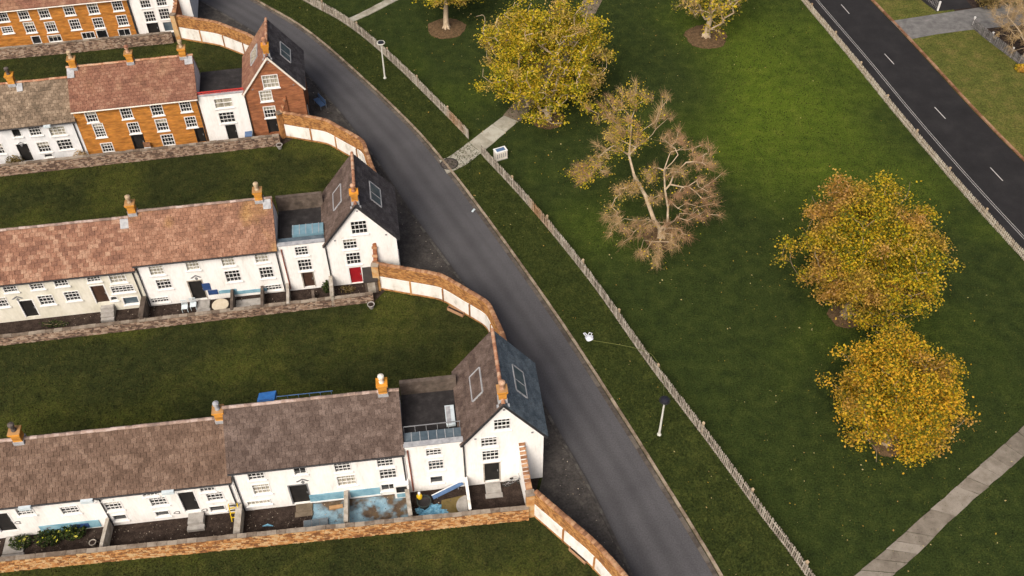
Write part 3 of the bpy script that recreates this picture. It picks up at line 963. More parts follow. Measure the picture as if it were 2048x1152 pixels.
# ------------------------------------------------------------------ the houses
def gable_house(name, label, r, x0, x1, eave, ridge, wall_m, left_m, right_m, openings, D=5.9, chim=True, sky=True, red=False, limit=300, bargem='pipe_dark'):
    (ox, oy), a = ROW[r]
    root = thing(name, label, 'house', RL(r, x0, 0), RAD(a))
    W = x1 - x0
    xr = W / 2
    settle(openings)
    for o in openings:
        o['x'] -= x0
    make_walls(root, [(0, 0), (W, 0), (W, eave), (xr, ridge), (0, eave)], openings, D, M[wall_m])
    for o in openings:
        (door if o['t'] == 'door' else window)(root, o)
    sl = math.atan2(ridge - eave, xr)
    oh, fo, t = .22, .14, .1
    roofs = []
    rb = MB()
    xa, za = -oh, eave - oh * math.tan(sl)
    xb = W + oh
    prof = [(xa, za), (xr, ridge), (xb, za), (xb, za + t), (xr, ridge + t * 1.5), (xa, za + t)]
    for yy in (-fo, D + fo):
        rb.v += [(x, yy, z + .012) for x, z in prof]
    rb.f += [(0, 1, 7, 6), (1, 2, 8, 7), (2, 3, 9, 8), (3, 4, 10, 9), (4, 5, 11, 10), (5, 0, 6, 11), (0, 5, 4, 1), (1, 4, 3, 2), (6, 7, 10, 11), (7, 8, 9, 10)]
    roof = rb.build('roof', M['slate_dark'], root)
    Ls = (xr + oh) / math.cos(sl)
    LD = D + 2 * fo
    Vl = Vector((math.cos(sl), 0, math.sin(sl)))
    Vr = Vector((-math.cos(sl), 0, math.sin(sl)))
    up_l = Vector((-math.sin(sl), 0, math.cos(sl)))
    k = t * 1.15
    # left slope: U runs towards the viewer so that U x V points up
    tile_area(roof, Vector((xa, D + fo, za + k)), (0, -1, 0), Vl, LD, Ls - .05, .34, .28, M[left_m], limit, seed=r * 3 + 1)
    tile_area(roof, Vector((xb, -fo, za + k)), (0, 1, 0), Vr, LD, Ls - .05, .34, .28, M[right_m], limit, seed=r * 3 + 2)
    ridge_tiles(roof, (xr, -fo, ridge + t * 1.5 + .1), (xr, D + fo, ridge + t * 1.5 + .1), M['ridge'], .3, .12)
    # verge boards along the gable
    for xe in (xa, xb):
        MB().bar((xe, -fo - .03, za + .04), (xr, -fo - .03, ridge + .06), .05, .15).build('bargeboard', M[bargem], root)
    if sky:
        for side, V, base, gm in ((-1, Vl, Vector((xa, 0, za + k)), 'glass_sky'), (1, Vr, Vector((xb, 0, za + k)), 'glass_sky')):
            nrm = Vector((side * math.sin(sl), 0, math.cos(sl)))
            U = Vector((0, 1, 0)) if side > 0 else Vector((0, -1, 0))
            y0 = 2.2 if side < 0 else 2.1
            c = base + V * (Ls * .52) + Vector((0, y0 + .9, 0)) + nrm * .07
            wd, hg = (2.0, 1.15) if side < 0 else (2.1, 1.2)
            Mx = Matrix(((U.x, V.x, nrm.x, c.x), (U.y, V.y, nrm.y, c.y), (U.z, V.z, nrm.z, c.z), (0, 0, 0, 1)))
            f = MB()
            for q in ((-wd / 2, wd / 2, -hg / 2 - .05, -hg / 2 + .03), (-wd / 2, wd / 2, hg / 2 - .03, hg / 2 + .05), (-wd / 2 - .05, -wd / 2 + .03, -hg / 2, hg / 2), (wd / 2 - .03, wd / 2 + .05, -hg / 2, hg / 2)):
                f.box(q[0], q[1], q[2], q[3], -.05, .07, Mx)
            so = f.build('skylight', M['lead'], root)
            MB().box(-wd / 2 + .02, wd / 2 - .02, -hg / 2 + .02, hg / 2 - .02, -.03, .035, Mx).build('pane', M[gm if side > 0 else ('slate_mauve' if not red else 'glass_pale')], so)
            if side > 0:
                MB().box(-.15, -.1, -hg / 2 + .03, hg / 2 - .03, .03, .06, Mx).build('glazing_bar', M['lead'], so)
    if chim:
        chimney(root, xr, .42, ridge + .12, h=.95, w=.5, d=.5, pot_m='ridge')
    # ventilator caps on the gable
    for vx, vz in ((.75, eave + .25), (W - .75, eave + .3), (xr + .05, ridge - .55)):
        MB().box(vx - .07, vx + .07, -.05, 0.002, vz - .05, vz + .05).build('vent', M['metal_grey'], root)
    downpipe(root, [(-.06, -.1, eave - .35), (-.06, -.1, .1)])
    return root

def link_house(name, label, r, x0, x1, h, wall_m, openings, D=4.6):
    """flat-roofed link between the terrace and the gabled house, a sunk roof terrace behind its parapet"""
    (ox, oy), a = ROW[r]
    root = thing(name, label, 'house', RL(r, x0, 0), RAD(a))
    W = x1 - x0
    settle(openings)
    for o in openings:
        o['x'] -= x0
    mb = MB()
    holes = [rect(o['x'], o['z'], o['w'], o['h']) for o in openings]
    mb.poly([[(0, 0), (W, 0), (W, h), (0, h)]] + holes, lambda a_, b_: (a_, 0, b_))
    for q in holes:
        for i in range(4):
            (xa, za), (xb, zb) = q[i], q[(i + 1) % 4]
            mb.add([(xa, 0, za), (xb, 0, zb), (xb, .16, zb), (xa, .16, za)], [(0, 1, 2, 3)])
    mb.add([(0, 0, h), (W, 0, h), (W, .3, h), (0, .3, h), (0, .3, h - .5), (W, .3, h - .5)], [(0, 1, 2, 3), (3, 2, 5, 4)])
    mb.add([(0, 0, 0), (0, D, 0), (0, D, h - .5), (0, 0, h - .5)], [(3, 2, 1, 0)])
    mb.add([(W, 0, 0), (W, D, 0), (W, D, h - .5), (W, 0, h - .5)], [(0, 1, 2, 3)])
    mb.build('wall', M[wall_m], root)
    MB().box(-.01, W + .01, -.05, .34, h + .002, h + .07).build('parapet_coping', M['lead'], root)
    for o in openings:
        (door if o['t'] == 'door' else window)(root, o)
    return root, W

# --- row 1
R1a, zr1a, ze1a = terrace('terraced_house', 'long low white terraced house with brown slate roof and flower bed in front', 1, -19.0, -.03, 3.95, 37, 'render', 'slate_brown', [
    O(1, 50, 1023, 1.0, .85, glass='glass'), O(1, 140, 1020, 1.05, .85, glass='glass'), O(1, 227, 1012, 1.0, .95), O(1, 317, 1003, 1.0, .95), O(1, 430, 993, 1.0, .95),
    O(1, 205, 996, .9, .5, rows=1), O(1, 300, 988, .9, .5, rows=1), O(1, 415, 979, .9, .5, rows=1),
    OD(1, 378, 1003, 1.0, 2.2), O(1, 240, 1035, .85, .65, cols=1, rows=1), O(1, 325, 1027, .85, .6, cols=1, rows=1), O(1, 435, 1017, .95, .65, cols=1, rows=1),
    OD(1, 8, 1045, 1.1, 2.1)], tw=.38, th=.31, chim=((-12.9, 'iron'), (-.35, 'lead')))
R1b, zr1b, ze1b = terrace('terraced_house', 'tall white terraced house with mauve brown slate roof behind the blue painted yard', 1, 0.0, 11.1, 4.95, 37, 'render', 'slate_mauve', [
    O(1, 512, 951, 1.0, .95), O(1, 600, 942, .75, .75, cols=2, rows=1), O(1, 685, 935, 1.0, .95), O(1, 770, 925, 1.0, .95),
    O(1, 523, 978, 1.05, 1.1, glass='glass_pale'), O(1, 693, 961, 1.15, 1.15, glass='glass_pale'), O(1, 776, 948, 1.05, 1.15),
    O(1, 518, 1005, 1.45, .5, cols=6, rows=1, glass='glass_pale'), OD(1, 600, 988, 1.15, 2.1, fm='metal_grey'), O(1, 778, 974, 1.0, .75, cols=2, rows=1)], tw=.42, th=.33, chim=((10.15, 'gutter_white'),))
emblem(R1b, FP(1, 605, 962)[0], FP(1, 605, 962)[1])
for x, s in ((FP(1, 655, 992)[0], 2.35), (FP(1, 730, 982)[0], 2.0)):
    MB().box(x - s / 2, x + s / 2, -.06, -.002, .3, 1.05).build('painted_panel', M['blue_paint'], R1b)
    MB().box(x - s / 2 - .04, x + s / 2 + .04, -.1, -.004, .2, .298).build('plinth', M['frame_white'], R1b)
bx_, bz_ = FP(1, 803, 970)
w_ = MB().box(bx_ - .5, bx_ + .5, -.45, -.01, .15, 1.65).build('window_bay', M['frame_white'], R1b)
MB().box(bx_ - .36, bx_ + .36, -.47, -.452, .85, 1.5).build('pane', M['glass'], w_)
MB().box(bx_ - .36, bx_ + .36, -.47, -.452, .25, .7).build('painted_panel', M['blue_paint'], w_)
R1l, W1 = link_house('link_house', 'narrow white flat roofed house beside the mauve slate roof, red downpipe', 1, 11.13, 14.95, 5.3, 'render', [
    O(1, 867, 904, .95, .85), O(1, 872, 930, .95, 1.1), O(1, 873, 959, .8, .8, cols=1, rows=1)])
downpipe(R1l, [(.22, -.09, 5.0), (.25, -.09, .3)], 'pipe_red')
G1 = gable_house('gabled_house', 'white gabled house with a blue slate roof slope beside the road', 1, 15.0, 20.2, 5.15, 8.75, 'render', 'slate_mauve', 'slate_blue', [
    O(1, 1004, 849, 1.0, 1.15), O(1, 978, 884, 1.0, 1.0), O(1, 981, 911, 1.05, 1.15), OD(1, 984, 944, 1.0, 2.1, fm='divider')])
# --- row 2
R2a, zr2a, ze2a = terrace('terraced_house', 'cream terraced house with bright orange tiled roof', 2, -14.5, -.03, 4.35, 37, 'cream', 'tile_orange', [
    O(2, 20, 577, .95, .8), O(2, 73, 571, .95, .8), O(2, 122, 565, .95, .8), O(2, 2, 605, .95, 1.0), O(2, 93, 600, 1.05, 1.0), O(2, 145, 592, 1.05, 1.0),
    OD(2, 58, 617, 1.0, 1.8), O(2, 187, 557, .95, .7, glass='glass'), O(2, 235, 556, 1.15, 1.0, glass='glass_pale'), O(2, 245, 578, 1.6, .75, cols=6, glass='glass'), OD(2, 200, 588, 1.0, 1.85, m='door_brown'),
    O(2, 228, 597, .5, .45, cols=1, rows=1), O(2, 262, 601, 1.1, .8, cols=1, rows=1, glass='glass_sky')], tw=.42, th=.33, chim=(), ridge_m='ridge_grey')
emblem(R2a, FP(2, 35, 597)[0] + 14.5, FP(2, 35, 597)[1])
R2b, zr2b, ze2b = terrace('terraced_house', 'white terraced house with rust brown tiled roof and blue signs by its door', 2, 0, 10.75, 4.85, 37, 'render', 'tile_rust', [
    O(2, 313, 541, 1.0, .95, glass='glass_pale'), O(2, 385, 531, .95, .95, glass='glass_pale'), O(2, 456, 523, .95, .95, glass='glass_pale'), O(2, 523, 516, .95, .95, glass='glass_pale'), O(2, 328, 568, 1.05, 1.05), O(2, 466, 552, 1.1, 1.2), O(2, 533, 545, 1.0, 1.2),
    OD(2, 395, 580, 1.05, 2.0, fm='divider'), O(2, 320, 600, 1.3, .55, cols=6, rows=2), O(2, 547, 575, 1.2, .6, cols=5, rows=2)], tw=.38, th=.32, chim=((.35, 'wood_post'), (9.85, 'wood_post')))
emblem(R2b, FP(2, 392, 555)[0], FP(2, 392, 555)[1])
for (px, py, w, h) in ((413, 573, .6, .75), (426, 584, .75, .5)):
    x, z = FP(2, px, py)
    MB().box(x - w / 2, x + w / 2, -.05, -.002, z - h / 2, z + h / 2).build('sign_board', M['navy'], R2b)
for (px, py, w) in ((500, 580, 2.6), (455, 580, 1.4)):
    x, z = FP(2, px, py)
    MB().box(x - w / 2, x + w / 2, -.04, -.002, max(.15, z - .3), z + .05).build('painted_panel', M['blue_paint'], R2b)
R2l, W2 = link_house('link_house', 'narrow white flat roofed house beside the rust roof, with brown door', 2, 10.78, 14.45, 5.0, 'render', [
    O(2, 603, 502, .95, .95), O(2, 610, 530, 1.0, 1.2), OD(2, 617, 558, .85, 1.7, m='door_brown', fm='divider')])
downpipe(R2l, [(.3, -.09, 4.7), (.33, -.09, .3)], 'pipe_red')
G2 = gable_house('gabled_house', 'white gabled house with a red door and dark slate slope', 2, 14.5, 19.95, 4.75, 8.35, 'render', 'slate_mauve', 'slate_dark', [
    O(2, 718, 455, 1.15, 1.3), O(2, 700, 488, 1.0, 1.05), O(2, 707, 517, 1.05, 1.25), OD(2, 712, 550, .95, 1.75, m='door_red')])
# --- row 3
R3a, zr3a, ze3a = terrace('terraced_house', 'white terraced house with mossy grey brown roof', 3, -12.0, -.03, 4.15, 36, 'render_grey', 'tile_moss', [
    O(3, 33, 266, .7, .85, cols=1, rows=1), O(3, 70, 262, .95, .95, glass='glass'), O(3, 115, 262, 1.3, .95, glass='glass_pale'), O(3, 88, 294, 1.0, 1.1), O(3, 130, 289, 1.2, 1.1), O(3, -5, 298, 1.0, 1.1),
    OD(3, 50, 305, 1.0, 1.9), O(3, 97, 311, .7, .4, cols=1, rows=1)], tw=.36, th=.3, ridge_m='ridge', chim=((-5.0, 'iron'),))
emblem(R3a, FP(3, 42, 288)[0] + 12, FP(3, 42, 288)[1], .35)
R3b, zr3b, ze3b = terrace('terraced_house', 'orange brick terraced house with reddish roof and three chimneys', 3, 0, 10.85, 5.15, 36, 'orange_brick', 'tile_red', [
    O(3, 183, 234, .9, 1.1), O(3, 253, 227, .9, 1.1), O(3, 314, 220, .95, 1.15), O(3, 371, 213, .9, 1.1), O(3, 199, 261, .85, 1.45, rows=5), O(3, 268, 256, .9, 1.15), O(3, 324, 250, .95, 1.25), O(3, 382, 244, .9, 1.15),
    O(3, 215, 295, .95, 1.0), O(3, 336, 280, 1.0, 1.2), OD(3, 278, 284, .95, 1.75, fm='door_dark'), OD(3, 401, 270, .7, 1.6, fm='door_dark')], tw=.36, th=.3, ridge_m='ridge',
    chim=((.6, 'wood_post'), (5.5, 'ridge'), (10.1, 'wood_post')), gutter_m='gutter_white')
R3l, W3 = link_house('link_house', 'narrow white flat roofed house with a red railing between brick houses', 3, 10.88, 15.0, 5.15, 'render', [
    O(3, 447, 206, 1.5, 1.0, cols=2, rows=2, glass='glass_pale'), O(3, 454, 235, 1.3, 1.15, cols=4, rows=3), OD(3, 464, 264, .95, 1.75, fm='frame_white')])
G3 = gable_house('gabled_house', 'red brick gabled house with cream verges and a dark roof', 3, 15.05, 20.2, 5.1, 8.5, 'red_brick', 'tile_red', 'slate_dark', [
    O(3, 541, 163, 1.3, 1.3, glass='glass_pale'), O(3, 532, 192, 1.0, 1.1, glass='glass_pale'), O(3, 540, 224, 1.0, 1.2), OD(3, 546, 249, .9, 1.75, fm='door_dark')], red=True, bargem='gutter_white')
# --- row 4
R4a, zr4a, ze4a = terrace('terraced_house', 'long orange brick terraced house with cream gutter and many sash windows', 4, -13.0, 7.0, 4.55, 36, 'orange_brick', 'tile_red',
    [O(4, px, py, .95, 1.15) for px, py in ((5, 33), (47, 29), (88, 26), (138, 20), (186, 17), (235, 11), (60, 55), (102, 54), (150, 49), (197, 46), (245, 41))] +
    [O(4, 15, 60, 1.0, .75), O(4, 73, 80, .8, .9, cols=1, rows=1), O(4, 110, 77, 1.2, .75, cols=3, rows=1), O(4, 177, 71, 1.2, .75, cols=3, rows=1), O(4, 205, 70, 1.0, .95, cols=1, rows=1), O(4, 249, 65, 1.1, .8, cols=2, rows=1),
     OD(4, 152, 72, 1.0, 1.6, fm='door_dark')],
    tw=.5, th=.4, ridge_m='ridge', gutter_m='gutter_white')
(ox4, oy4), a4 = ROW[4]
G4 = gable_house('gabled_house', 'white gabled house standing beside the long orange brick terrace', 4, 7.05, 13.0, 5.2, 9.0, 'render', 'slate_brown', 'slate_dark', [
    O(4, 290, 5, .95, 1.2), O(4, 322, 1, .95, 1.2), O(4, 300, 33, 1.0, 1.2), O(4, 329, 28, 1.0, 1.2), OD(4, 307, 57, 1.0, 1.7, fm='door_dark'), O(4, 337, 53, .95, 1.1, cols=1, rows=1, glass='glass_sky')], chim=False)

# rendered end wall of the orange brick house
tb_ = math.tan(RAD(BACK_PITCH))
ew = [(.0, 0), (3.0 + (zr3b - 5.27) / tb_, 0), (3.0 + (zr3b - 5.27) / tb_, 5.27), (3.0, zr3b), (.0, 5.27)]
MB().add([(10.855, y, z) for y, z in ew] + [(10.875, y, z) for y, z in ew], [(5, 6, 7, 8, 9), (0, 1, 6, 5), (1, 2, 7, 6), (2, 3, 8, 7), (3, 4, 9, 8)]).build('end_wall', M['render_grey'], R3b)
# downpipes between the houses and hopper boxes at the eaves
downpipe(R1a, [(19 - .28, -.08, 3.9), (19 - .28, -.08, .15)])
downpipe(R1a, [(19 - 8.45, -.08, 3.7), (19 - 8.45, -.08, .2)])
downpipe(R1b, [(.12, -.08, 4.7), (.12, -.08, .15)])
downpipe(R1b, [(10.98, -.08, 4.7), (10.98, -.08, .15)])
downpipe(R2a, [(14.5 - .3, -.08, 4.2), (14.5 - .3, -.08, .15)])
downpipe(R2b, [(.1, -.08, 4.7), (.1, -.08, .15)])
downpipe(R2b, [(10.65, -.08, 4.7), (10.65, -.08, .15)])
downpipe(R3a, [(11.7, -.08, 4.0), (11.7, -.08, .15)])
downpipe(R3b, [(10.75, -.08, 5.0), (10.75, -.08, .15)])
downpipe(R4a, [(19.9, -.08, 4.5), (19.9, -.08, .15)])
for px in (40, 173, 343):
    x, z = FP(1, px, 985)
    MB().box(x + 19 - .38, x + 19 + .38, -.55, -.32, 3.72, 3.98).build('hopper', M['hopper'], R1a)
x, z = FP(3, 95, 246)
MB().box(x + 12 - .3, x + 12 + .3, -.55, -.32, 3.95, 4.15).build('hopper', M['hopper'], R3a)
# flashed end pieces on the roofs beside the chimneys
def flash_end(root, x, zr, pitch, w=.7, up_=.75):
    c, s = math.cos(RAD(pitch)), math.sin(RAD(pitch))
    d0 = .15
    mb = MB()
    Mx = Matrix(((1, 0, 0, x), (0, c, -s, 3 - (up_ + d0) * c), (0, s, c, zr + .1 - (up_ + d0) * s + .12), (0, 0, 0, 1)))
    mb.box(-w / 2, w / 2, 0, up_, 0, .04, Mx)
    return mb.build('flashing', M['lead'], root)
flash_end(R2a, 14.5 - .4, zr2a, 37)
flash_end(R2b, 10.4, zr2b, 37, .6)
flash_end(R3b, 10.5, zr3b, 36, .7)
flash_end(R3b, .28, zr3b, 36, .6, .9)
flash_end(R3a, 12 - 4.4, zr3a, 36, .5)

# terraces behind the link houses
def roof_terrace(root, r, W, h, back, kind):
    D = 4.6
    f = MB().box(0.02, W - .02, .31, D, h - .75, h - .5)
    if kind == 1:
        f.build('roof_deck', M['terrace'], root)
        MB().box(0.02, W - .02, D, D + .3, 0, h + .75).build('back_wall', M['divider_dark'], root)
        # lead flat with glass balustrade
        MB().box(.05, W - .05, .35, 1.15, h - .3, h - .06).build('lead_roof', M['glass_sky'], root)
        for k in range(1, 7):
            MB().box(W * k / 7 - .02, W * k / 7 + .02, .36, 1.14, h - .06, h - .03).build('lead_roll', M['lead'], root)
        rail = MB()
        rail.bar((.05, 1.2, h + .55), (W - .05, 1.2, h + .55), .05, .05)
        for k in range(6):
            x = .1 + (W - .2) * k / 5
            rail.bar((x, 1.2, h - .3), (x, 1.2, h + .53), .035, .035, Vector((0, 1, 0)))
        rail.build('railing', M['metal_grey'], root)
        d = MB().box(W - .95, W - .35, 1.6, 3.2, h - .5, h - .3).build('hatch', M['hopper'], root)
        MB().box(W - .9, W - .6, 1.7, 3.1, h - .298, h - .27).build('lid', M['lead'], d)
    elif kind == 2:
        f.build('roof_deck', M['terrace'], root)
        MB().box(0.02, W - .02, D, D + .3, 0, h + .9).build('back_wall', M['divider_dark'], root)
        MB().box(.05, W - .05, .35, .9, h - .3, h - .06).build('lead_roof', M['glass_sky'], root)
        c = MB().box(1.2, W - .05, 1.0, 2.1, h - .5, h + .1).build('glazed_cover', M['teal_cover'], root)
        for k in range(5):
            MB().box(1.25 + k * .5, 1.29 + k * .5, .98, 2.12, h + .1, h + .13).build('glazing_bar', M['lead'], c)
    else:
        f.build('roof_deck', M['terrace'], root)
        rail = MB()
        rail.bar((0, .2, h + .3), (W, .2, h + .3), .07, .09)
        rail.bar((0, .2, h + .12), (W, .2, h + .12), .04, .05)
        for k in range(9):
            x = .05 + (W - .1) * k / 8
            rail.bar((x, .2, h + .05), (x, .2, h + .28), .04, .04, Vector((0, 1, 0)))
        rail.build('railing', M['red_rail'], root)
roof_terrace(R1l, 1, W1, 5.3, True, 1)
roof_terrace(R2l, 2, W2, 5.0, True, 2)
roof_terrace(R3l, 3, W3, 5.15, False, 3)
# the side doorway of the gabled houses, towards the road
for gh, W in ((G1, 5.2), (G2, 5.45), (G3, 5.15)):
    d = MB().box(W - .002, W + .05, 1.2, 2.2, .05, 2.1).build('door', M['door_dark'], gh)
    MB().box(W + .001, W + .06, 1.1, 1.198, .05, 2.2).build('frame', M['frame_white'], d)
    w = MB().box(W - .002, W + .06, 3.3, 4.3, 2.9, 4.1).build('window', M['frame_white'], gh)
    MB().box(W + .062, W + .075, 3.37, 4.23, 2.97, 4.03).build('pane', M['glass'], w)

# ------------------------------------------------------------------ garden walls
def stone_wall(label, a, b, h, m, cm, t=.24):
    a, b = Vector(a[:2]), Vector(b[:2])
    d = b - a
    L = d.length
    root = thing('stone_wall', label, 'wall', (a.x, a.y, 0), math.atan2(d.y, d.x))
    MB().box(0, L, .03, t - .03, -.05, h - .02).build('core', M['mortar'], root)
    st = MB()
    z = 0.0
    while z < h - .06:
        hh = min(rnd.uniform(.075, .14), h - z)
        if h - (z + hh) < .05:
            hh = h - z
        x = -rnd.uniform(0, .25)
        while x < L:
            w = rnd.uniform(.1, .34)
            p = rnd.uniform(0, .05)
            x0, x1 = max(0, x), min(L, x + w)
            if x1 - x0 > .05:
                st.box(x0 + .008, x1 - .008, -p, .06, z + .007, z + hh - .007)
                if rnd.random() < .5:
                    st.box(x0 + .008, x1 - .008, t - .06, t + p * .5, z + .007, z + hh - .007)
            x += w
        z += hh
    st.build('stonework', M[m], root, kind='stuff')
    n = int(L / .62)
    me = MB().box(-.5, .5, -.03, t + .03, 0, .08).mesh('coping_stone', M[cm])
    for k in range(n):
        Mx = Matrix.Translation(((k + .5) * L / n, rnd.uniform(-.015, .015), h + rnd.uniform(-.01, .012))) @ Matrix.Rotation(rnd.uniform(-.02, .02), 4, 'Z') @ Matrix.Diagonal((L / n - .015, 1, 1 + rnd.uniform(-.25, .25), 1))
        link('coping_stone', me, root, M=Mx)
    return root
W1a, W1b = G(-260, 1171), G(1058, 1040)
W2a, W2b = G(-260, 722), G(748, 604)
W3a, W3b = G(-200, 375), G(562, 291)
W4a, W4b = G(-160, 135), G(348, 86)
stone_wall('orange stone garden wall in front of the blue painted yard', W1a, W1b, 1.35, 'stone_warm', 'coping_stone')
stone_wall('brown stone garden wall in front of the cream house', W2a, W2b, .85, 'stone_grey', 'coping_stone')
stone_wall('brown stone garden wall in front of the house with three chimneys', W3a, W3b, 1.1, 'stone_grey', 'coping_stone')
stone_wall('brown stone garden wall in front of the long brick terrace with cream gutter', W4a, W4b, 1.2, 'stone_grey', 'coping_stone')

def curved_wall(label, pts, h=2.8, split=1.5, first=0, t=.32):
    """curving boundary wall: white panels between brick piers below, brickwork above, tile coping"""
    path = smooth_path(pts, .25)
    N = frames(path)
    root = thing('boundary_wall', label, 'wall', (path[0].x, path[0].y, 0))
    o3 = Vector((path[0].x, path[0].y, 0))
    P = [Vector((p.x, p.y, 0)) - o3 for p in path]
    N3 = [Vector((n.x, n.y, 0)) for n in N]
    n = len(P)
    core = MB()
    def band(mb, o0, o1, z0, z1, i0, i1, ends=True):
        base = len(mb.v)
        for i in range(i0, i1 + 1):
            for o, z in ((o0, z0), (o1, z0), (o1, z1), (o0, z1)):
                q = P[i] + N3[i] * o
                mb.v.append((q.x, q.y, z))
        for i in range(i1 - i0):
            for k in range(4):
                k2 = (k + 1) % 4
                mb.f.append((base + 4 * i + k, base + 4 * (i + 1) + k, base + 4 * (i + 1) + k2, base + 4 * i + k2))
        mb.f += [(base, base + 1, base + 2, base + 3), tuple(base + 4 * (i1 - i0) + k for k in (3, 2, 1, 0))]
    band(core, -t, -.03, -.05, h - .02, 0, n - 1)
    core.build('core', M['mortar'], root)
    # bricks on the lawn side above the panels and all over the road side
    br = MB()
    L = (n - 1) * .25
    def at(s):
        x = max(0, min(n - 1.001, s / .25))
        i = int(x)
        w = x - i
        return P[i].lerp(P[i + 1], w), N3[i].lerp(N3[i + 1], w).normalized()
    rows = int((h - .05) / .085)
    for j in range(rows):
        z = .02 + j * .085
        s = -.11 if j % 2 else 0
        while s < L:
            a, na = at(max(0, s + .01))
            b, nb = at(min(L, s + .21))
            if z > split - .02:
                p = rnd.uniform(0, .02)
                q = [a + na * (p - .002), b + nb * (p - .002), b - nb * .05, a - na * .05]
                br.add([(v.x, v.y, zz) for zz in (z, z + .073) for v in q], [(4, 5, 6, 7), (0, 1, 5, 4), (1, 2, 6, 5), (3, 0, 4, 7), (2, 1, 0, 3)])
            elif j < 2:
                q = [a + na * .05, b + nb * .05, b - nb * .02, a - na * .02]
                br.add([(v.x, v.y, zz) for zz in (z, z + .073) for v in q], [(4, 5, 6, 7), (0, 1, 5, 4), (1, 2, 6, 5), (3, 0, 4, 7)])
            s += .22
    br.build('brickwork', M['wall_brick'], root, kind='stuff')
    # panels and piers
    span = 11
    i = 0
    while i < n - 1:
        i1 = min(n - 1, i + span)
        pm = MB()
        band(pm, -.06, .03, .2, split - .03, i, i1)
        pm.build('panel', M['panel_white'], root)
        if i > 0:
            q, nq = P[i], N3[i]
            pb = MB().bar(q + nq * .0 + Vector((0, 0, .02)), q + nq * .0 + Vector((0, 0, split)), .14, .16, nq)
            pb.build('pier', M['wall_brick'], root)
        i = i1
    # coping tiles
    me = MB()
    K = 5
    for k in range(K + 1):
        a = math.pi * k / K
        for y in (-.115, .115):
            me.v.append((math.cos(a) * .18, y, math.sin(a) * .08))
    for k in range(K):
        me.f.append((2 * k, 2 * k + 2, 2 * k + 3, 2 * k + 1))
    me.f += [tuple(2 * k for k in range(K + 1))[::-1], tuple(2 * k + 1 for k in range(K + 1))]
    mesh = me.mesh('coping_tile', M['coping_brick'])
    s = .12
    while s < L:
        a, na = at(s)
        q = a - na * (t / 2 + .01)
        link('coping_tile', mesh, root, M=Matrix.Translation((q.x, q.y, h - .03 + rnd.uniform(-.02, .025))) @ Matrix.Rotation(math.atan2(na.y, na.x) + rnd.uniform(-.06, .06), 4, 'Z'))
        s += .25
    return root
def angular(pts):
    """straight runs with tight bends"""
    out = [pts[0]]
    for a, b in zip(pts, pts[1:]):
        for t in (.1, .5, .9):
            out.append((a[0] + (b[0] - a[0]) * t, a[1] + (b[1] - a[1]) * t))
    return out + [pts[-1]]
cv1 = [(1.25, 35.75), (3.2, 33.75), (5.2, 31.6), (7.2, 28.6), (8.6, 25)]
cv2 = angular([(-10.7, 56.6), (-5.6, 55.3), (-2.0, 52.4), (-.9, 49.3), (-.4, 46.8)])
cv3 = angular([(-21.1, 76.3), (-16.9, 75.1), (-13.3, 72.1), (-12.3, 68.9), (-11.5, 66.6)])
cv4 = angular([(-34.6, 92.9), (-30, 91.5), (-26.2, 89.1), (-24.1, 86.7), (-21.9, 83.6)])
curved_wall('curved brick wall with white panels ending past the blue slate gable', cv1)
curved_wall('curved brick wall with white panels running from the red door house', cv2)
curved_wall('curved brick wall with white panels running from the red brick gable', cv3)
curved_wall('curved brick wall with white panels running down from the white gable with the long brick terrace', cv4)

def raked_wall(label, r, xa, end, h0=4.6, h1=3.0, left_m='render'):
    a = RL(r, xa, 0)
    b = Vector((end[0], end[1], 0))
    d = b - a
    L = d.length
    root = thing('raked_wall', label, 'wall', a, math.atan2(d.y, d.x))
    t = .3
    k = 8
    mb = MB()
    for i in range(k + 1):
        s = i / k
        hh = h1 + (h0 - h1) * (1 - s) ** 1.6
        for y in (-t / 2, t / 2):
            mb.v += [(L * s, y, 0), (L * s, y, hh)]
    for i in range(k):
        q = 4 * i
        mb.f += [(q, q + 4, q + 5, q + 1), (q + 2, q + 3, q + 7, q + 6), (q + 1, q + 5, q + 7, q + 3)]
    mb.f += [(0, 1, 3, 2), (4 * k, 4 * k + 2, 4 * k + 3, 4 * k + 1)]
    mb.build('wall_face', M[left_m], root)
    me = MB().box(-.1, .1, -t / 2 - .06, t / 2 + .06, 0, .1).mesh('coping_tile', M['coping_brick'])
    n = int(L / .2)
    for i in range(n):
        s = (i + .5) / n
        hh = h1 + (h0 - h1) * (1 - s) ** 1.6
        sl = -(h0 - h1) * 1.6 * (1 - s) ** .6 / L
        link('coping_tile', me, root, M=Matrix.Translation((L * s, 0, hh + .005)) @ Matrix.Rotation(-math.atan(sl) + rnd.uniform(-.08, .08), 4, 'Y') @ Matrix.Rotation(rnd.uniform(-.05, .05), 4, 'Z'))
    # end pier
    MB().box(L - .02, L + .38, -.26, .26, 0, h1 + .05).build('pier', M['stone_warm'], root)
    MB().box(L - .06, L + .42, -.3, .3, h1 + .052, h1 + .13).build('pier_cap', M['coping_stone'], root)
    return root
raked_wall('raked white wall with tile coping beside the blue slate gable', 1, 18.75, (1.0, 35.95), 4.5, 2.6)
raked_wall('raked wall with tile coping beside the red door', 2, 18.2, (-10.75, 56.75), 4.3, 2.7, 'red_brick')
raked_wall('raked brick wall with tile coping beside the red brick gable', 3, 18.5, (-21.1, 76.4), 4.3, 2.7, 'red_brick')
raked_wall('raked brick wall with tile coping beside the white gable with the long brick terrace', 4, 11.8, (-34.5, 92.95), 4.2, 2.9, 'red_brick')

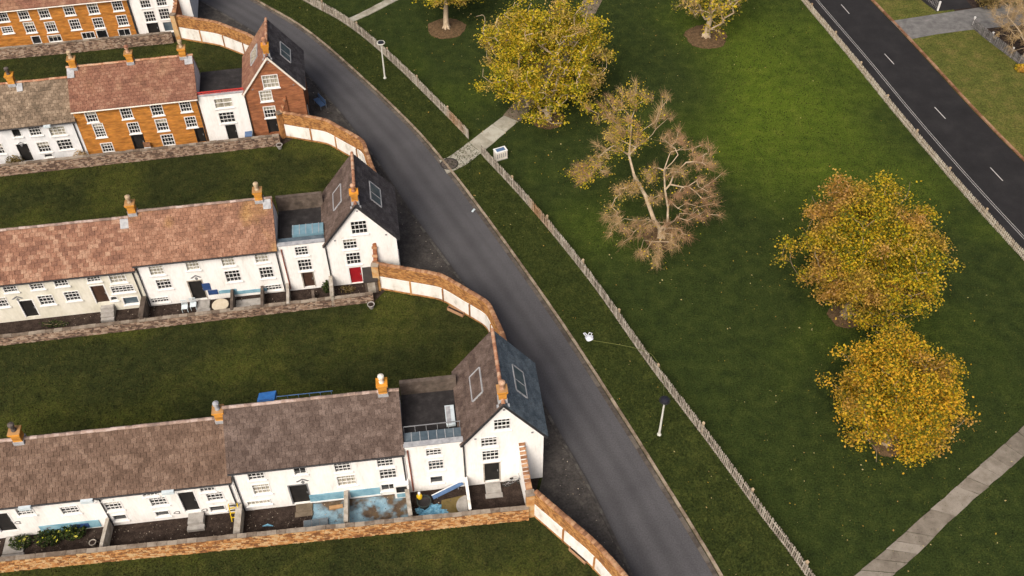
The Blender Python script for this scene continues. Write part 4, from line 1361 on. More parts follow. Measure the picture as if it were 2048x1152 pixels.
# yard grounds between the garden walls and the houses
for r, wa, wb, x0, x1, nm in ((1, W1a, W1b, -19, 20, 1), (2, W2a, W2b, -14.5, 19.6, 2), (3, W3a, W3b, -12, 19.9, 3), (4, W4a, W4b, -13, 12.5, 4)):
    e0, e1 = LR(r, wa), LR(r, wb)
    sheet('yard', [wa, wb, RL(r, x1, .05), RL(r, x0, .05)], 0.004, M['soil'])

# pavement along the road side of the houses
def gr(r, x, D=5.9):
    return [RL(r, x, D).xy, RL(r, x, 0).xy]
left = [Vector((-41, 96.5))] + [Vector(p) for p in cv4] + gr(3, 20.2) + [Vector(p) for p in cv3] + gr(2, 19.95) + [Vector(p) for p in cv2] + gr(1, 20.2) + [Vector(p) for p in cv1] + [Vector((9.5, 16))]
sheet('pavement', left + rev(off(sL, -.02)[1:-1:2]), 0.07, M['pavement'])

# ------------------------------------------------------------------ yard dividers
def divider(label, a, b, h, m, t=.2, h2=None, cap=None):
    a, b = Vector(a), Vector(b)
    d = b - a
    L = d.length
    root = thing('yard_wall', label, 'wall', (a.x, a.y, 0), math.atan2(d.y, d.x))
    h2 = h2 or h
    mb = MB()
    mb.add([(0, -t / 2, 0), (L, -t / 2, 0), (L, -t / 2, h2), (0, -t / 2, h), (0, t / 2, 0), (L, t / 2, 0), (L, t / 2, h2), (0, t / 2, h)],
           [(0, 1, 2, 3), (5, 4, 7, 6), (3, 2, 6, 7), (1, 5, 6, 2), (4, 0, 3, 7)])
    mb.build('wall_face', M[m], root)
    n = max(2, int(L / .5))
    me = MB().box(-.5, .5, -t / 2 - .04, t / 2 + .04, 0, .06).mesh('coping_stone', M[cap or m])
    for k in range(n):
        s = (k + .5) / n
        link('coping_stone', me, root, M=Matrix.Translation((L * s, 0, h + (h2 - h) * s + .003 + rnd.uniform(0, .012))) @ Matrix.Rotation(-math.atan2(h2 - h, L), 4, 'Y') @ Matrix.Diagonal((L / n - .012, 1, 1, 1)))
    return root
divider('thin pale yard wall between flower bed and bare yard', RL(1, -8.55, -.1), RL(1, -8.7, -2.4), 1.1, 'divider', .14)
divider('chunky grey yard wall between two bare brown yards', RL(1, -.1, -.1), RL(1, -.15, -2.5), 1.0, 'divider', .34)
divider('pale yard wall between the two blue panels', RL(1, 6.95, -.1), RL(1, 6.9, -2.45), 1.15, 'divider', .2)
divider('grey yard wall between blue floor and tarpaulin', RL(1, 10.95, -.15), RL(1, 11.1, -2.5), 1.1, 'divider', .2)
divider('slim white yard wall left of the doorstep below the blue slate gable', RL(1, 14.95, -.1), RL(1, 15.0, -2.6), 1.2, 'panel_white', .12)
divider('dark timber yard wall between cream and white houses', RL(2, -.15, -.1), RL(2, -.2, -2.2), 1.25, 'divider_dark', .3)
divider('brown yard wall beside the open concrete pen', RL(2, 8.95, -.1), RL(2, 9.0, -2.3), .95, 'divider_dark', .14)
divider('brown yard wall on the table side of the concrete pen', RL(2, 6.6, -.1), RL(2, 6.65, -2.3), .95, 'divider_dark', .14)
divider('brown yard wall below the rust downpipe of the link', RL(2, 10.95, -.1), RL(2, 11.0, -2.3), .95, 'divider', .14)
divider('brown yard wall with a climbing bush', RL(2, 14.4, -.1), RL(2, 14.45, -2.3), 1.25, 'divider', .22)
divider('low brown yard wall under the bush', RL(2, 12.9, -.9), RL(2, 12.95, -2.3), .7, 'divider_dark', .14)

# floors
def patch(name, pts, m, z=.016):
    return sheet(name, pts, z, M[m])
patch('yard_paving', [RL(1, 7.05, -.05), RL(1, 10.9, -.05), RL(1, 10.95, -2.55), RL(1, 7.0, -2.55)], 'blue_floor')
patch('yard_paving', [RL(1, 4.6, -.05), RL(1, 6.85, -.05), RL(1, 6.8, -2.5), RL(1, 4.5, -2.5)], 'blue_floor')
patch('yard_paving', [RL(2, 6.75, -.4), RL(2, 8.85, -.4), RL(2, 8.9, -2.3), RL(2, 6.75, -2.3)], 'concrete')
patch('yard_paving', [RL(1, 13.2, -.9), RL(1, 14.8, -.7), RL(1, 14.85, -2.1), RL(1, 13.0, -2.0)], 'leaf_dry')

def step_block(label, r, x, y0, y1, w, h, m='concrete'):
    root = thing('doorstep', label, 'step', RL(r, x, 0), RAD(ROW[r][1]))
    MB().box(-w / 2, w / 2, y0, y1, 0, h).build('slab', M[m], root)
    MB().box(-w / 2 - .06, w / 2 + .06, y0 - .35, y0 - .003, 0, h * .5).build('lower_slab', M[m], root)
    return root
step_block('pale slab doorstep below the blue slate gable', 1, FP(1, 984, 944)[0], -.85, -.03, 1.05, .14)
step_block('pale doorstep of the long low white house', 1, FP(1, 378, 1003)[0] + .15, -.8, -.03, 1.0, .5)
step_block('grey doorstep under the chevron emblem of the tall white house', 1, FP(1, 600, 988)[0] + .1, -.6, -.03, 1.1, .12, 'path_soil')
step_block('concrete doorstep next to the blue signs', 2, FP(2, 395, 580)[0] + .25, -.95, -.03, .95, .12)
step_block('pale ramp doorstep of the house with the flower bed', 1, FP(1, 8, 1045)[0] + .2, -1.3, -.03, 1.3, .15)
# stair at the cream house
x, z = FP(2, 213, 606)
root = thing('stair', 'short white stair rising to the brown door', 'stair', RL(2, x, 0), RAD(8))
for k in range(4):
    MB().box(-.5, .5, -.35 - .28 * k, -.03 - .28 * k if k else -.03, 0, .72 - .17 * k).build('step', M['concrete'], root)

# ------------------------------------------------------------------ yard things
def at1(px, py, r=1):
    p = G(px, py)
    return p
def leaf_cloud(c, rad, n, size, flat=1.0):
    """n leaf-sized quads in an ellipsoid"""
    u = rng.normal(size=(n, 3))
    u /= np.linalg.norm(u, axis=1)[:, None]
    r = rng.random(n) ** (1 / 2.2)
    P = u * r[:, None] * np.array(rad) + np.array(c)
    return leaf_quads(P, size, flat)
def leaf_quads(P, size, flat=1.0):
    n = len(P)
    a = rng.normal(size=(n, 3))
    a[:, 2] *= flat * .7
    a /= np.linalg.norm(a, axis=1)[:, None]
    b = rng.normal(size=(n, 3))
    b[:, 2] *= flat * .7
    b -= (a * b).sum(1)[:, None] * a
    b /= np.linalg.norm(b, axis=1)[:, None] + 1e-9
    s = (size * rng.uniform(.6, 1.35, n))[:, None]
    a, b = a * s * .5, b * s * .36
    return np.stack([P - a, P + b - a * .1, P + a, P - b - a * .1], axis=1)

def shrub(name, label, c, rad, m, n=500, size=.13, flowers=0, cat='shrub'):
    root = thing(name, label, cat, (c[0], c[1], 0))
    q = leaf_cloud((0, 0, rad[2]), rad, n, size)
    q[..., 2] = np.maximum(q[..., 2], .02)
    link('foliage', quads_mesh('foliage', q, M[m]), root, kind='stuff')
    st = MB()
    for k in range(7):
        a = rnd.uniform(0, 6.28)
        st.tube([(0, 0, 0), (math.cos(a) * rad[0] * .3, math.sin(a) * rad[1] * .3, rad[2] * .7), (math.cos(a) * rad[0] * .7, math.sin(a) * rad[1] * .7, rad[2] * 1.3)], [.03, .02, .008], 5)
    st.build('stems', M['bark'], root)
    if flowers:
        q = leaf_cloud((0, 0, rad[2] * 1.25), (rad[0] * .9, rad[1] * .9, rad[2] * .75), flowers, .22)
        link('flowers', quads_mesh('flowers', q, M['leaf_flower']), root, kind='stuff')
    return root
shrub('flowering_shrub', 'green plant with yellow flowers beside the thin pale wall', G(150, 1068), (.9, .75, .45), 'leaf_green', 700, .16, 16)
shrub('flowering_shrub', 'low green plants with yellow flowers in the middle of the flower bed', G(100, 1080), (1.0, .7, .35), 'leaf_green', 700, .15, 14)
shrub('flowering_shrub', 'sparse green plants at the outer end of the flower bed', G(45, 1088), (.8, .6, .3), 'leaf_green', 500, .14, 6)
shrub('dry_bush', 'reddish brown bush against the white blue wall base', G(102, 1058), (.55, .45, .55), 'leaf_red', 420, .12)
shrub('dry_bush', 'tan bush arched over the door beneath the mossy roof', RL(3, FP(3, 25, 300)[0], -.7), (.9, .6, .75), 'leaf_dry', 700, .15)
shrub('dry_bush', 'dark bush against the end of the mossy roofed white house', RL(3, -.5, -.6), (.7, .5, .6), 'twig', 400, .13)
shrub('climbing_bush', 'green leafy bush on the yard wall of the link house with brown door', RL(2, 14.0, -.6), (.4, .4, .65), 'leaf_green', 350, .15)
shrub('dry_bush', 'low tan plants at the foot of the red door house', RL(2, 15.6, -.7), (.7, .4, .2), 'leaf_dry', 300, .1)
shrub('dry_bush', 'green weeds along the foot of the cream house', RL(2, -7.2, -.9), (1.2, .4, .2), 'leaf_green', 350, .1)

def crumpled(label, c, rx, ry, m, h=.2, cat='tarpaulin', name='tarpaulin', seed=1):
    r = random.Random(seed)
    n = 12
    mb = MB()
    pts = []
    for j in range(n + 1):
        for i in range(n + 1):
            a, b = i / n * 2 - 1, j / n * 2 - 1
            e = max(abs(a), abs(b))
            z = .02 + h * r.random() * (1 - e ** 4) * .9
            k = 1 - .25 * r.random() * e
            if e > .99:
                z = .018
            ang = math.atan2(b, a)
            rr = e * (1 + .25 * math.sin(3 * ang + seed) + .12 * math.sin(7 * ang))
            pts.append((math.cos(ang) * rr * rx * k, math.sin(ang) * rr * ry * k, z))
    fs = [(j * (n + 1) + i, j * (n + 1) + i + 1, (j + 1) * (n + 1) + i + 1, (j + 1) * (n + 1) + i) for j in range(n) for i in range(n)]
    mb.add(pts, fs)
    o = mb.build(name, M[m], label=label, cat=cat)
    o.location = (c[0], c[1], .005)
    return o
crumpled('crumpled sky blue tarpaulin lying by the garden wall', G(868, 1024), 1.05, .6, 'sky_blue_tarp', .3, seed=3)
crumpled('small sky blue cloth scrap next to the dark tub', G(840, 1022), .3, .45, 'sky_blue_tarp', .2, 'cloth', 'cloth', seed=5)
# dark tub
p = G(849, 1010)
root = thing('tub', 'dark round tub beside the crumpled tarpaulin', 'tub', p)
MB().lathe([(.36, 0), (.46, .45), (.5, .47), (.5, .52), (.43, .52), (.36, .1)], n=16).build('body', M['rubber'], root)
MB().lathe([(.4, 0), (.4, .01)], (0, 0, .4), 16).build('water', M['terrace'], root)
# yellow gas bottle
p = G(840, 1001)
root = thing('gas_bottle', 'yellow gas bottle with white cap near the red downpipe', 'gas bottle', p)
MB().lathe([(.17, 0), (.2, .06), (.2, .55), (.16, .68), (.07, .73)], n=14).build('body', M['yellow'], root, True)
MB().lathe([(.06, 0), (.06, .14), (.09, .15), (.09, .22)], (0, 0, .73), 10).build('valve', M['frame_white'], root)
# blue ramp board
a, b = G(866, 1000), G(926, 974)
root = thing('ramp_board', 'long blue board with white edge leaning across the yard', 'board', a, 0)
d = b - a
MB().bar((0, 0, .28), (d.x, d.y, .5), .28, .05).build('board', M['blue_panel'], root)
sd = Vector((-d.y, d.x, 0)).normalized() * .17
MB().bar(Vector((0, 0, .3)) + sd, Vector((d.x, d.y, .52)) + sd, .06, .09).build('edge', M['frame_white'], root)
for k in (.15, .85):
    MB().bar((d.x * k, d.y * k, 0), (d.x * k, d.y * k, .26 + .22 * k), .08, .08, Vector((0, 1, 0))).build('leg', M['metal_grey'], root)
# half-round slab
p = G(925, 1010)
n = 14
mb = MB()
c2 = [(-.75 * math.sin(math.pi * k / n), -.75 * math.cos(math.pi * k / n)) for k in range(n + 1)]
mb.v = [(x, y, .12) for x, y in c2] + [(x, y, 0) for x, y in c2]
mb.f = [tuple(range(n + 1))[::-1]] + [(k, k + 1, n + 2 + k, n + 1 + k) for k in range(n)] + [(0, n + 1, 2 * n + 1, n)]
o = mb.build('half_round_slab', M['concrete'], label='grey half round slab against the slim white wall', cat='slab')
o.location = RL(1, 14.88, -1.55)
o.rotation_euler = (0, 0, RAD(6.8))
# cold frame
p = G(633, 1052)
root = thing('cold_frame', 'low grey glazed cold frame beside the garden wall', 'cold frame', p, RAD(8))
MB().box(-.8, .8, -.32, .32, 0, .35).build('body', M['metal_grey'], root)
for k in range(3):
    MB().box(-.76 + k * .52, -.28 + k * .52, -.28, .28, .353, .375).build('pane', M['glass_sky'], root)
MB().box(-.84, .84, -.36, -.322, .3, .42).build('rim', M['hopper'], root)
# plank, debris
p = RL(1, 6.15, -.55)
o = MB().box(-.45, .45, -.12, .12, 0.02, .16).build('plank', M['plank'], label='orange timber plank below the blue panel', cat='plank')
o.location = p
o.rotation_euler = (0, 0, RAD(10))
o = MB().tube([(-.35, 0, .05), (0, .05, .12), (.35, 0, .06)], [.03, .09, .03], 6).build('bottle', M['sky_blue_tarp'], label='small blue bottle lying on the bare brown yard', cat='bottle')
o.location = G(536, 1053)
o = MB().tube([RL(1, 4.55, -.2, .03), RL(1, 4.62, -.9, .04), RL(1, 4.3, -1.7, .03), RL(1, 4.0, -2.4, .03)], .035, 6).build('hose', M['rubber'], label='dark hose snaking along the edge of the bare yard', cat='hose')
# yellow ladder leaning
a = FP(1, 465, 1000)[0]
root = thing('ladder', 'yellow stepladder leaning beside the downpipe between white houses', 'ladder', RL(1, a, 0), RAD(6.8))
for s in (-.28, .28):
    MB().bar((s, -.7, 0), (s, -.2, 1.35), .06, .07).build('rail', M['yellow'], root)
for k in range(7):
    t = (k + .6) / 7.4
    MB().bar((-.26, -.7 + .5 * t, 1.35 * t), (.26, -.7 + .5 * t, 1.35 * t), .06, .07).build('rung', M['yellow' if k % 2 else 'bin_black'], root)
# painted blue base and marks of the long low white house
x0, _ = FP(1, 120, 1040)
MB().box(19 + x0 - 1.5, 19 + x0 + 2.3, -.05, -.002, .15, .95).build('painted_panel', M['blue_paint'], R1a)
MB().box(19 + x0 + .5, 19 + x0 + 1.6, -.07, -.052, .3, .75).build('dark_panel', M['navy'], R1a)
for px, py in ((36, 1045), (355, 1025), (410, 1020)):
    x, z = FP(1, px, py)
    mk = MB().tube([(x + 19 + .22 * math.cos(t) * (.5 + .5 * (t % 2)), -.012, z + .14 * math.sin(t)) for t in [i * .6 for i in range(14)]], .022, 5)
    mk.build('scrawl', M['black_mark'], R1a)
# birdbath and table things
p = G(192, 1043)
root = thing('bird_bath', 'cream round bird bath by the thin pale wall', 'bird bath', p)
MB().lathe([(.18, 0), (.07, .12), (.06, .55), (.2, .62), (.36, .7), (.34, .72), (.1, .68)], n=14).build('bowl', M['cream_top'], root)
MB().lathe([(.28, 0), (.28, .01)], (0, 0, .705), 14).build('water', M['glass_sky'], root)
p = G(188, 1090)
root = thing('flower_pot', 'tan flower pot at the free end of the thin pale wall', 'pot', p)
MB().lathe([(.14, 0), (.22, .3), (.24, .31), (.24, .36), (.19, .36), (.16, .2)], n=12).build('pot', M['divider'], root)
MB().lathe([(.18, 0), (.18, .01)], (0, 0, .3), 12).build('soil', M['soil'], root)
# row 2: garden table, bench, bins
p = RL(2, 5.7, -1.35)
root = thing('garden_table', 'round cream garden table in front of the house with blue signs', 'table', p)
MB().lathe([(.62, 0), (.66, .03), (.62, .06)], (0, 0, .68), 20).build('table_top', M['cream_top'], root)
for k in range(3):
    a = k * 2.09
    MB().tube([(0, 0, .66), (math.cos(a) * .4, math.sin(a) * .4, 0)], .035, 6).build('leg', M['iron'], root)
for k, (dx, dy, lb) in enumerate(((-2.65, -.9, 'grey metal garden chair under the wide basement window'), (-2.0, -.75, 'grey metal garden chair next to the concrete doorstep'))):
    p = RL(2, 5.7 + dx - .2, dy)
    root = thing('garden_chair', lb, 'chair', p, RAD(8))
    MB().box(-.24, .24, -.24, .24, .42, .46).build('seat', M['hopper'], root)
    for i in range(5):
        MB().box(-.22 + i * .1, -.18 + i * .1, .22, .25, .462, .92).build('back_slat', M['hopper'], root)
    MB().box(-.24, .24, .215, .255, .922, .97).build('back_rail', M['hopper'], root)
    for sx in (-.21, .21):
        for sy in (-.21, .21):
            MB().box(sx - .02, sx + .02, sy - .02, sy + .02, 0, .42).build('leg', M['hopper'], root)
# dark shed by the red door
x, z = FP(2, 738, 550)
root = thing('garden_shed', 'small dark garden shed beside the red door', 'shed', RL(2, 17.55, -.75), RAD(8))
MB().box(-.5, .5, -.5, .6, 0, 1.35).build('body', M['divider_dark'], root)
mb = MB()
mb.add([(-.58, -.6, 1.36), (.58, -.6, 1.36), (.58, .68, 1.75), (-.58, .68, 1.75), (-.58, -.6, 1.42), (.58, -.6, 1.42), (.58, .68, 1.81), (-.58, .68, 1.81)], [(3, 2, 1, 0), (4, 5, 6, 7), (0, 1, 5, 4), (1, 2, 6, 5), (2, 3, 7, 6), (3, 0, 4, 7)])
mb.build('roof', M['bin_black'], root)
MB().box(-.3, .3, -.53, -.502, .05, 1.2).build('door', M['divider'], root)
# potted heap by the blue slate gable's side wall
def junk(label, p, rz, name='bicycle'):
    root = thing(name, label, 'bicycle', p, rz)
    for s in (-.5, .5):
        w = MB()
        n = 18
        ring = [(s + .31 * math.cos(2 * math.pi * k / n), 0, .33 + .31 * math.sin(2 * math.pi * k / n)) for k in range(n + 1)]
        w.tube(ring, .025, 5, caps=False)
        wo = w.build('wheel', M['rubber'], root)
        sp_ = MB()
        for k in range(6):
            a = math.pi * k / 3
            sp_.tube([(s, 0, .33), (s + .29 * math.cos(a), 0, .33 + .29 * math.sin(a))], .008, 4)
        sp_.build('spokes', M['lead'], wo)
    f = MB()
    for a, b in (((-.5, 0, .33), (-.15, 0, .75)), ((-.15, 0, .75), (.35, 0, .78)), ((.35, 0, .78), (.5, 0, .33)), ((-.1, 0, .3), (.35, 0, .72)), ((-.1, 0, .3), (-.18, 0, .85)), ((-.5, 0, .33), (-.1, 0, .3))):
        f.tube([a, b], .022, 6)
    f.build('frame', M['metal_grey'], root)
    MB().box(-.3, -.06, -.06, .06, .85, .9).build('saddle', M['bin_black'], root)
    MB().tube([(.33, -.25, .98), (.36, 0, .95), (.33, .25, .98)], .018, 5).build('handlebar', M['metal_grey'], root)
    return root
junk('grey bicycle leaning at the foot of the blue slate gable', RL(1, 18.2, -.35), RAD(12))
# row 3: bins and furniture near the link house
p = RL(3, 14.6, -.7)
root = thing('wheelie_bin', 'dark blue bin beside the door of the link with red railing', 'bin', p, RAD(9))
mb = MB()
mb.add([(-.22, -.25, .08), (.22, -.25, .08), (.22, .25, .08), (-.22, .25, .08), (-.3, -.33, .95), (.3, -.33, .95), (.3, .36, .95), (-.3, .36, .95)], [(3, 2, 1, 0), (4, 5, 6, 7), (0, 1, 5, 4), (1, 2, 6, 5), (2, 3, 7, 6), (3, 0, 4, 7)])
mb.build('body', M['navy'], root)
MB().box(-.33, .33, -.37, .4, .952, 1.02).build('lid', M['blue_panel'], root)
for s in (-.2, .2):
    MB().tube([(s - .04, .25, .1), (s + .04, .25, .1)], .1, 10).build('wheel', M['rubber'], root)
p = RL(3, 5.35, -.6)
root = thing('garden_chair', 'pale garden chair by the brick house door', 'chair', p, RAD(9))
MB().box(-.3, .3, -.3, .3, .42, .48).build('seat', M['hopper'], root)
MB().box(-.3, .3, .28, .33, .482, 1.05).build('backrest', M['coping_brick'], root)
for sx in (-.26, .26):
    for sy in (-.26, .26):
        MB().box(sx - .025, sx + .025, sy - .025, sy + .025, 0, .42).build('leg', M['metal_grey'], root)
# wicker gate on the pavement near the brick gable
p = G(640, 213)
root = thing('park_bench', 'blue grey bench on the pavement by the red brick gable', 'bench', (p.x, p.y, .07), RAD(-55))
for k in range(4):
    MB().box(-.75, .75, -.25 + k * .14, -.14 + k * .14, .42, .46).build('seat_slat', M['blue_panel'], root)
for k in range(3):
    MB().box(-.75, .75, .3, .34, .55 + k * .15, .66 + k * .15).build('back_slat', M['blue_panel'], root)
for s in (-.65, .65):
    MB().box(s - .03, s + .03, -.25, -.19, 0, .418).build('leg', M['metal_grey'], root)
    MB().box(s - .03, s + .03, .345, .4, 0, .98).build('leg', M['metal_grey'], root)
# pots standing on the lawns at the wall ends
for (px, py, lb) in ((743, 616, 'grey round pot on the lawn by the wall of the red door house'), (560, 297, 'grey round pot on the lawn by the wall of the red brick gable')):
    root = thing('stone_pot', lb, 'pot', G(px, py))
    MB().lathe([(.16, 0), (.26, .36), (.3, .38), (.3, .46), (.24, .46), (.2, .25)], n=14).build('pot', M['concrete'], root)
    MB().lathe([(.23, 0), (.23, .01)], (0, 0, .4), 14).build('soil', M['soil'], root)
# rusty trough along the curved walls
for pts, lb in (((1085, 620, 0), None),):
    pass
for (px, py, ang, lb) in ((912, 625, -32, 'red painted trough at the foot of the curved wall from the red door house'), (1157, 1112, -46, 'rusty trough at the foot of the curved wall past the blue slate gable')):
    root = thing('trough', lb, 'trough', G(px, py), RAD(ang))
    MB().box(-.7, .7, -.16, -.12, 0, .28).build('side', M['coping_brick'], root)
    MB().box(-.7, .7, .12, .16, 0, .28).build('side', M['coping_brick'], root)
    MB().box(-.74, -.702, -.16, .16, 0, .3).build('end', M['coping_brick'], root)
    MB().box(.702, .74, -.16, .16, 0, .3).build('end', M['coping_brick'], root)
    MB().box(-.7, .7, -.118, .118, 0, .2).build('soil', M['soil'], root)

# blue sheet and white rail behind the ridge of the tall white house
(ox, oy), a = ROW[1]
root = thing('blue_sheet', 'bright blue folded sheet lying over the ridge of the mauve slate roof', 'tarpaulin', RL(1, 2.65, 3.5, zr1b - .15), RAD(6.8))
mb = MB()
mb.add([(-.55, -.2, -.05), (.55, -.2, 0), (.6, .7, -.45), (-.5, .7, -.5), (-.55, -.2, .2), (.55, -.2, .24), (.6, .7, .0), (-.5, .7, -.08)], [(3, 2, 1, 0), (4, 5, 6, 7), (0, 1, 5, 4), (1, 2, 6, 5), (2, 3, 7, 6), (3, 0, 4, 7)])
mb.build('sheet', M['blue_tarp'], root)
MB().bar((-.4, -.15, .225), (.45, -.15, .255), .05, .03).build('hem', M['navy'], root)
root = thing('roof_rail', 'thin blue grey rail behind the ridge of the mauve slate roof', 'railing', RL(1, 3.3, 3.6, zr1b - .35), RAD(6.8))
MB().bar((0, 0, .32), (3.6, 0, .32), .04, .04).build('top_rail', M['blue_panel'], root)
for k in range(6):
    MB().bar((k * .7, 0, 0), (k * .7, 0, .295), .03, .03, Vector((0, 1, 0))).build('post', M['blue_panel'], root)

# ------------------------------------------------------------------ fences
def picket_fence(label, path, h, pw, m, post_m, keep, post_every=18, name='picket_fence', lean=.03, limit=300, key=None, gap=()):
    pts = [p for p in path if keep(p)]
    root = thing(name, label, 'fence', (*pts[0], 0))
    o = pts[0]
    fr = frames(pts)
    me = MB()
    me.add([(-pw / 2, -.012, .05), (pw / 2, -.012, .05), (pw / 2, -.012, h - .06), (0, -.012, h), (-pw / 2, -.012, h - .06),
            (-pw / 2, .012, .05), (pw / 2, .012, .05), (pw / 2, .012, h - .06), (0, .012, h), (-pw / 2, .012, h - .06)],
           [(0, 1, 2, 3, 4), (9, 8, 7, 6, 5), (0, 5, 6, 1), (1, 6, 7, 2), (2, 7, 8, 3), (3, 8, 9, 4), (4, 9, 5, 0)])
    mesh = me.mesh('picket', M[m])
    pmesh = MB().box(-.075, .075, -.06, .06, 0, h + .05).box(-.09, .09, -.075, .075, h + .052, h + .09).mesh('post', M[post_m])
    order = sorted(range(len(pts)), key=key(pts) if key else (lambda i: pts[i].y))
    near = set(order[:limit])
    rest = MB()
    rails = {}
    for i, p in enumerate(pts):
        skip = any(a <= p.y <= b for a, b in gap)
        yaw = math.atan2(fr[i].y, fr[i].x) + math.pi / 2
        q = p - o
        if not skip:
            Mx = Matrix.Translation((q.x, q.y, rnd.uniform(-.03, .02))) @ Matrix.Rotation(yaw + rnd.uniform(-.06, .06), 4, 'Z') @ Matrix.Rotation(rnd.uniform(-lean, lean), 4, 'Y') @ Matrix.Rotation(rnd.uniform(-lean, lean), 4, 'X')
            if i in near:
                link('picket', mesh, root, M=Mx)
            else:
                rest.add([Mx @ Vector(v) for v in me.v], me.f)
            if i + 1 < len(pts) and not any(a <= pts[i + 1].y <= b for a, b in gap):
                n = fr[i]
                b = pts[i + 1] - o
                for z in (.28, h - .25):
                    side_of_gap = (z, sum(1 for a_, b_ in gap if p.y < a_))
                    rails.setdefault(side_of_gap, MB()).bar((q.x + n.x * .035, q.y + n.y * .035, z), (b.x + n.x * .035, b.y + n.y * .035, z), .04, .07)
            if i % post_every == 0:
                link('post', pmesh, root, M=Matrix.Translation((q.x - fr[i].x * .08, q.y - fr[i].y * .08, rnd.uniform(-.04, .03))) @ Matrix.Rotation(yaw, 4, 'Z') @ Matrix.Rotation(rnd.uniform(-.03, .03), 4, 'Y'))
    for rb_ in rails.values():
        rb_.build('rail', M[m], root)
    if rest.f:
        rest.build('pickets', M[m], root, kind='stuff')
    return root
picket_fence('weathered tan picket fence between the grass verge and the park', sF, 1.22, .11, 'wood_fence', 'wood_post', lambda p: 24 < p.y < 110, 33, gap=((73.35, 75.5),))
picket_fence('pale low picket fence between the park and the dark road', off(smooth_path(rrL, .2), .12), .85, .13, 'wood_pale', 'wood_post', lambda p: 50 < p.y < 108, 28)
picket_fence('grey picket fence with white posts beside the dry grass verge', sFB, 1.1, .1, 'wood_grey', 'frame_white', lambda p: 62 < p.y < 93.6, 20)
fC = smooth_path([p[:2] for p in PX([(1876, 22), (1850, 0), (1815, -32)])], .25)
picket_fence('short grey picket fence with white posts above the driveway', fC, 1.05, .09, 'wood_grey', 'frame_white', lambda p: True, 14)

# ------------------------------------------------------------------ street things
def lamp(label, p, h, lean=(0, 0), ring=True):
    root = thing('lamp_post', label, 'street lamp', p)
    root.location.z = .05
    MB().lathe([(.16, 0), (.16, .05), (.1, .12), (.085, .3)], n=12).build('base', M['lamp_pole'], root)
    MB().tube([(0, 0, .25), (lean[0] * .5, lean[1] * .5, h * .5), (lean[0], lean[1], h - .3)], [.085, .07, .055], 10).build('pole', M['lamp_pole'], root)
    c = (lean[0], lean[1], h - .3)
    hd = MB().lathe([(.06, 0), (.1, .05), (.26, .1), (.31, .2), (.28, .28), (.08, .33)], c, 18).build('lantern', M['lamp_dark'], root)
    rg = MB()
    n = 22
    rg.tube([(c[0] + .36 * math.cos(2 * math.pi * k / n), c[1] + .36 * math.sin(2 * math.pi * k / n), c[2] + .2) for k in range(n + 1)], .05 if ring else .03, 6, caps=False)
    rg.build('ring', M['lamp_pole' if ring else 'lamp_dark'], hd)
    return root
lamp('white street lamp with a pale ringed lantern by the footpath', G(770, 157), 4.2)
lamp('white street lamp with a black lantern and a string tied on', G(1318, 870), 4.1, (0, 0), False)
# plastic bag and its string
p = G(1178, 680)
root = thing('plastic_bag', 'white plastic bag lying on the grass verge', 'bag', (p.x, p.y, .05))
r = random.Random(4)
n, m_ = 10, 7
mb = MB()
for j in range(m_ + 1):
    t = j / m_
    for i in range(n):
        a = 2 * math.pi * i / n
        rr = .27 * math.sin(math.pi * (.12 + .8 * t)) * (1 + r.uniform(-.2, .2))
        mb.v.append((rr * math.cos(a) * 1.25, rr * math.sin(a), .02 + .36 * t + r.uniform(-.03, .03) * (0 < j)))
for j in range(m_):
    for i in range(n):
        i2 = (i + 1) % n
        mb.f.append((j * n + i, j * n + i2, (j + 1) * n + i2, (j + 1) * n + i))
mb.f += [tuple(range(n))[::-1], tuple(m_ * n + i for i in range(n))]
mb.build('bag', M['plastic_bag'], root)
MB().tube([(.1, .05, .36), (.22, .2, .5), (.02, .3, .48), (-.1, .12, .37)], .03, 5).build('handle', M['plastic_bag'], root)
MB().tube([(-.25, .1, .3), (-.42, .3, .4), (-.3, .42, .3), (-.15, .2, .3)], .04, 5).build('handle', M['plastic_bag'], root)
pl = G(1318, 870)
s_ = [(pl.x, pl.y, 3.9), (*G(1327, 790, 2.6).xy, 2.6), (*G(1328, 765, 1.25).xy, 1.22), (*G(1320, 730, .3).xy, .3), (*G(1303, 708, .7).xy, .7), (*G(1282, 700, 1.2).xy, 1.22), (*G(1262, 694, .5).xy, .5), (*G(1230, 688, .09).xy, .09), (*G(1186, 681, .3).xy, .3)]
MB().tube(s_, .02, 5).build('string', M['string'], label='thin green string from the lamp post over the fence to the bag', cat='string')
# utility cabinet
p = (G(990, 322) + G(1012, 317)) / 2
root = thing('utility_cabinet', 'white utility cabinet with a blue top in the park', 'cabinet', (p.x, p.y + .25, 0), RAD(24))
MB().box(-.55, .55, -.32, .32, .06, .92).build('body', M['gutter_white'], root)
MB().box(-.58, .58, -.35, .35, 0, .058).build('plinth', M['concrete'], root)
MB().box(-.58, .58, -.35, .35, .922, .98).build('rim', M['frame_white'], root)
MB().box(-.42, .42, -.22, .22, .982, 1.0).build('top_panel', M['blue_panel'], root)
for k in range(5):
    MB().box(-.45 + k * .2, -.38 + k * .2, -.335, -.322, .3, .75).build('louvre', M['metal_grey'], root)
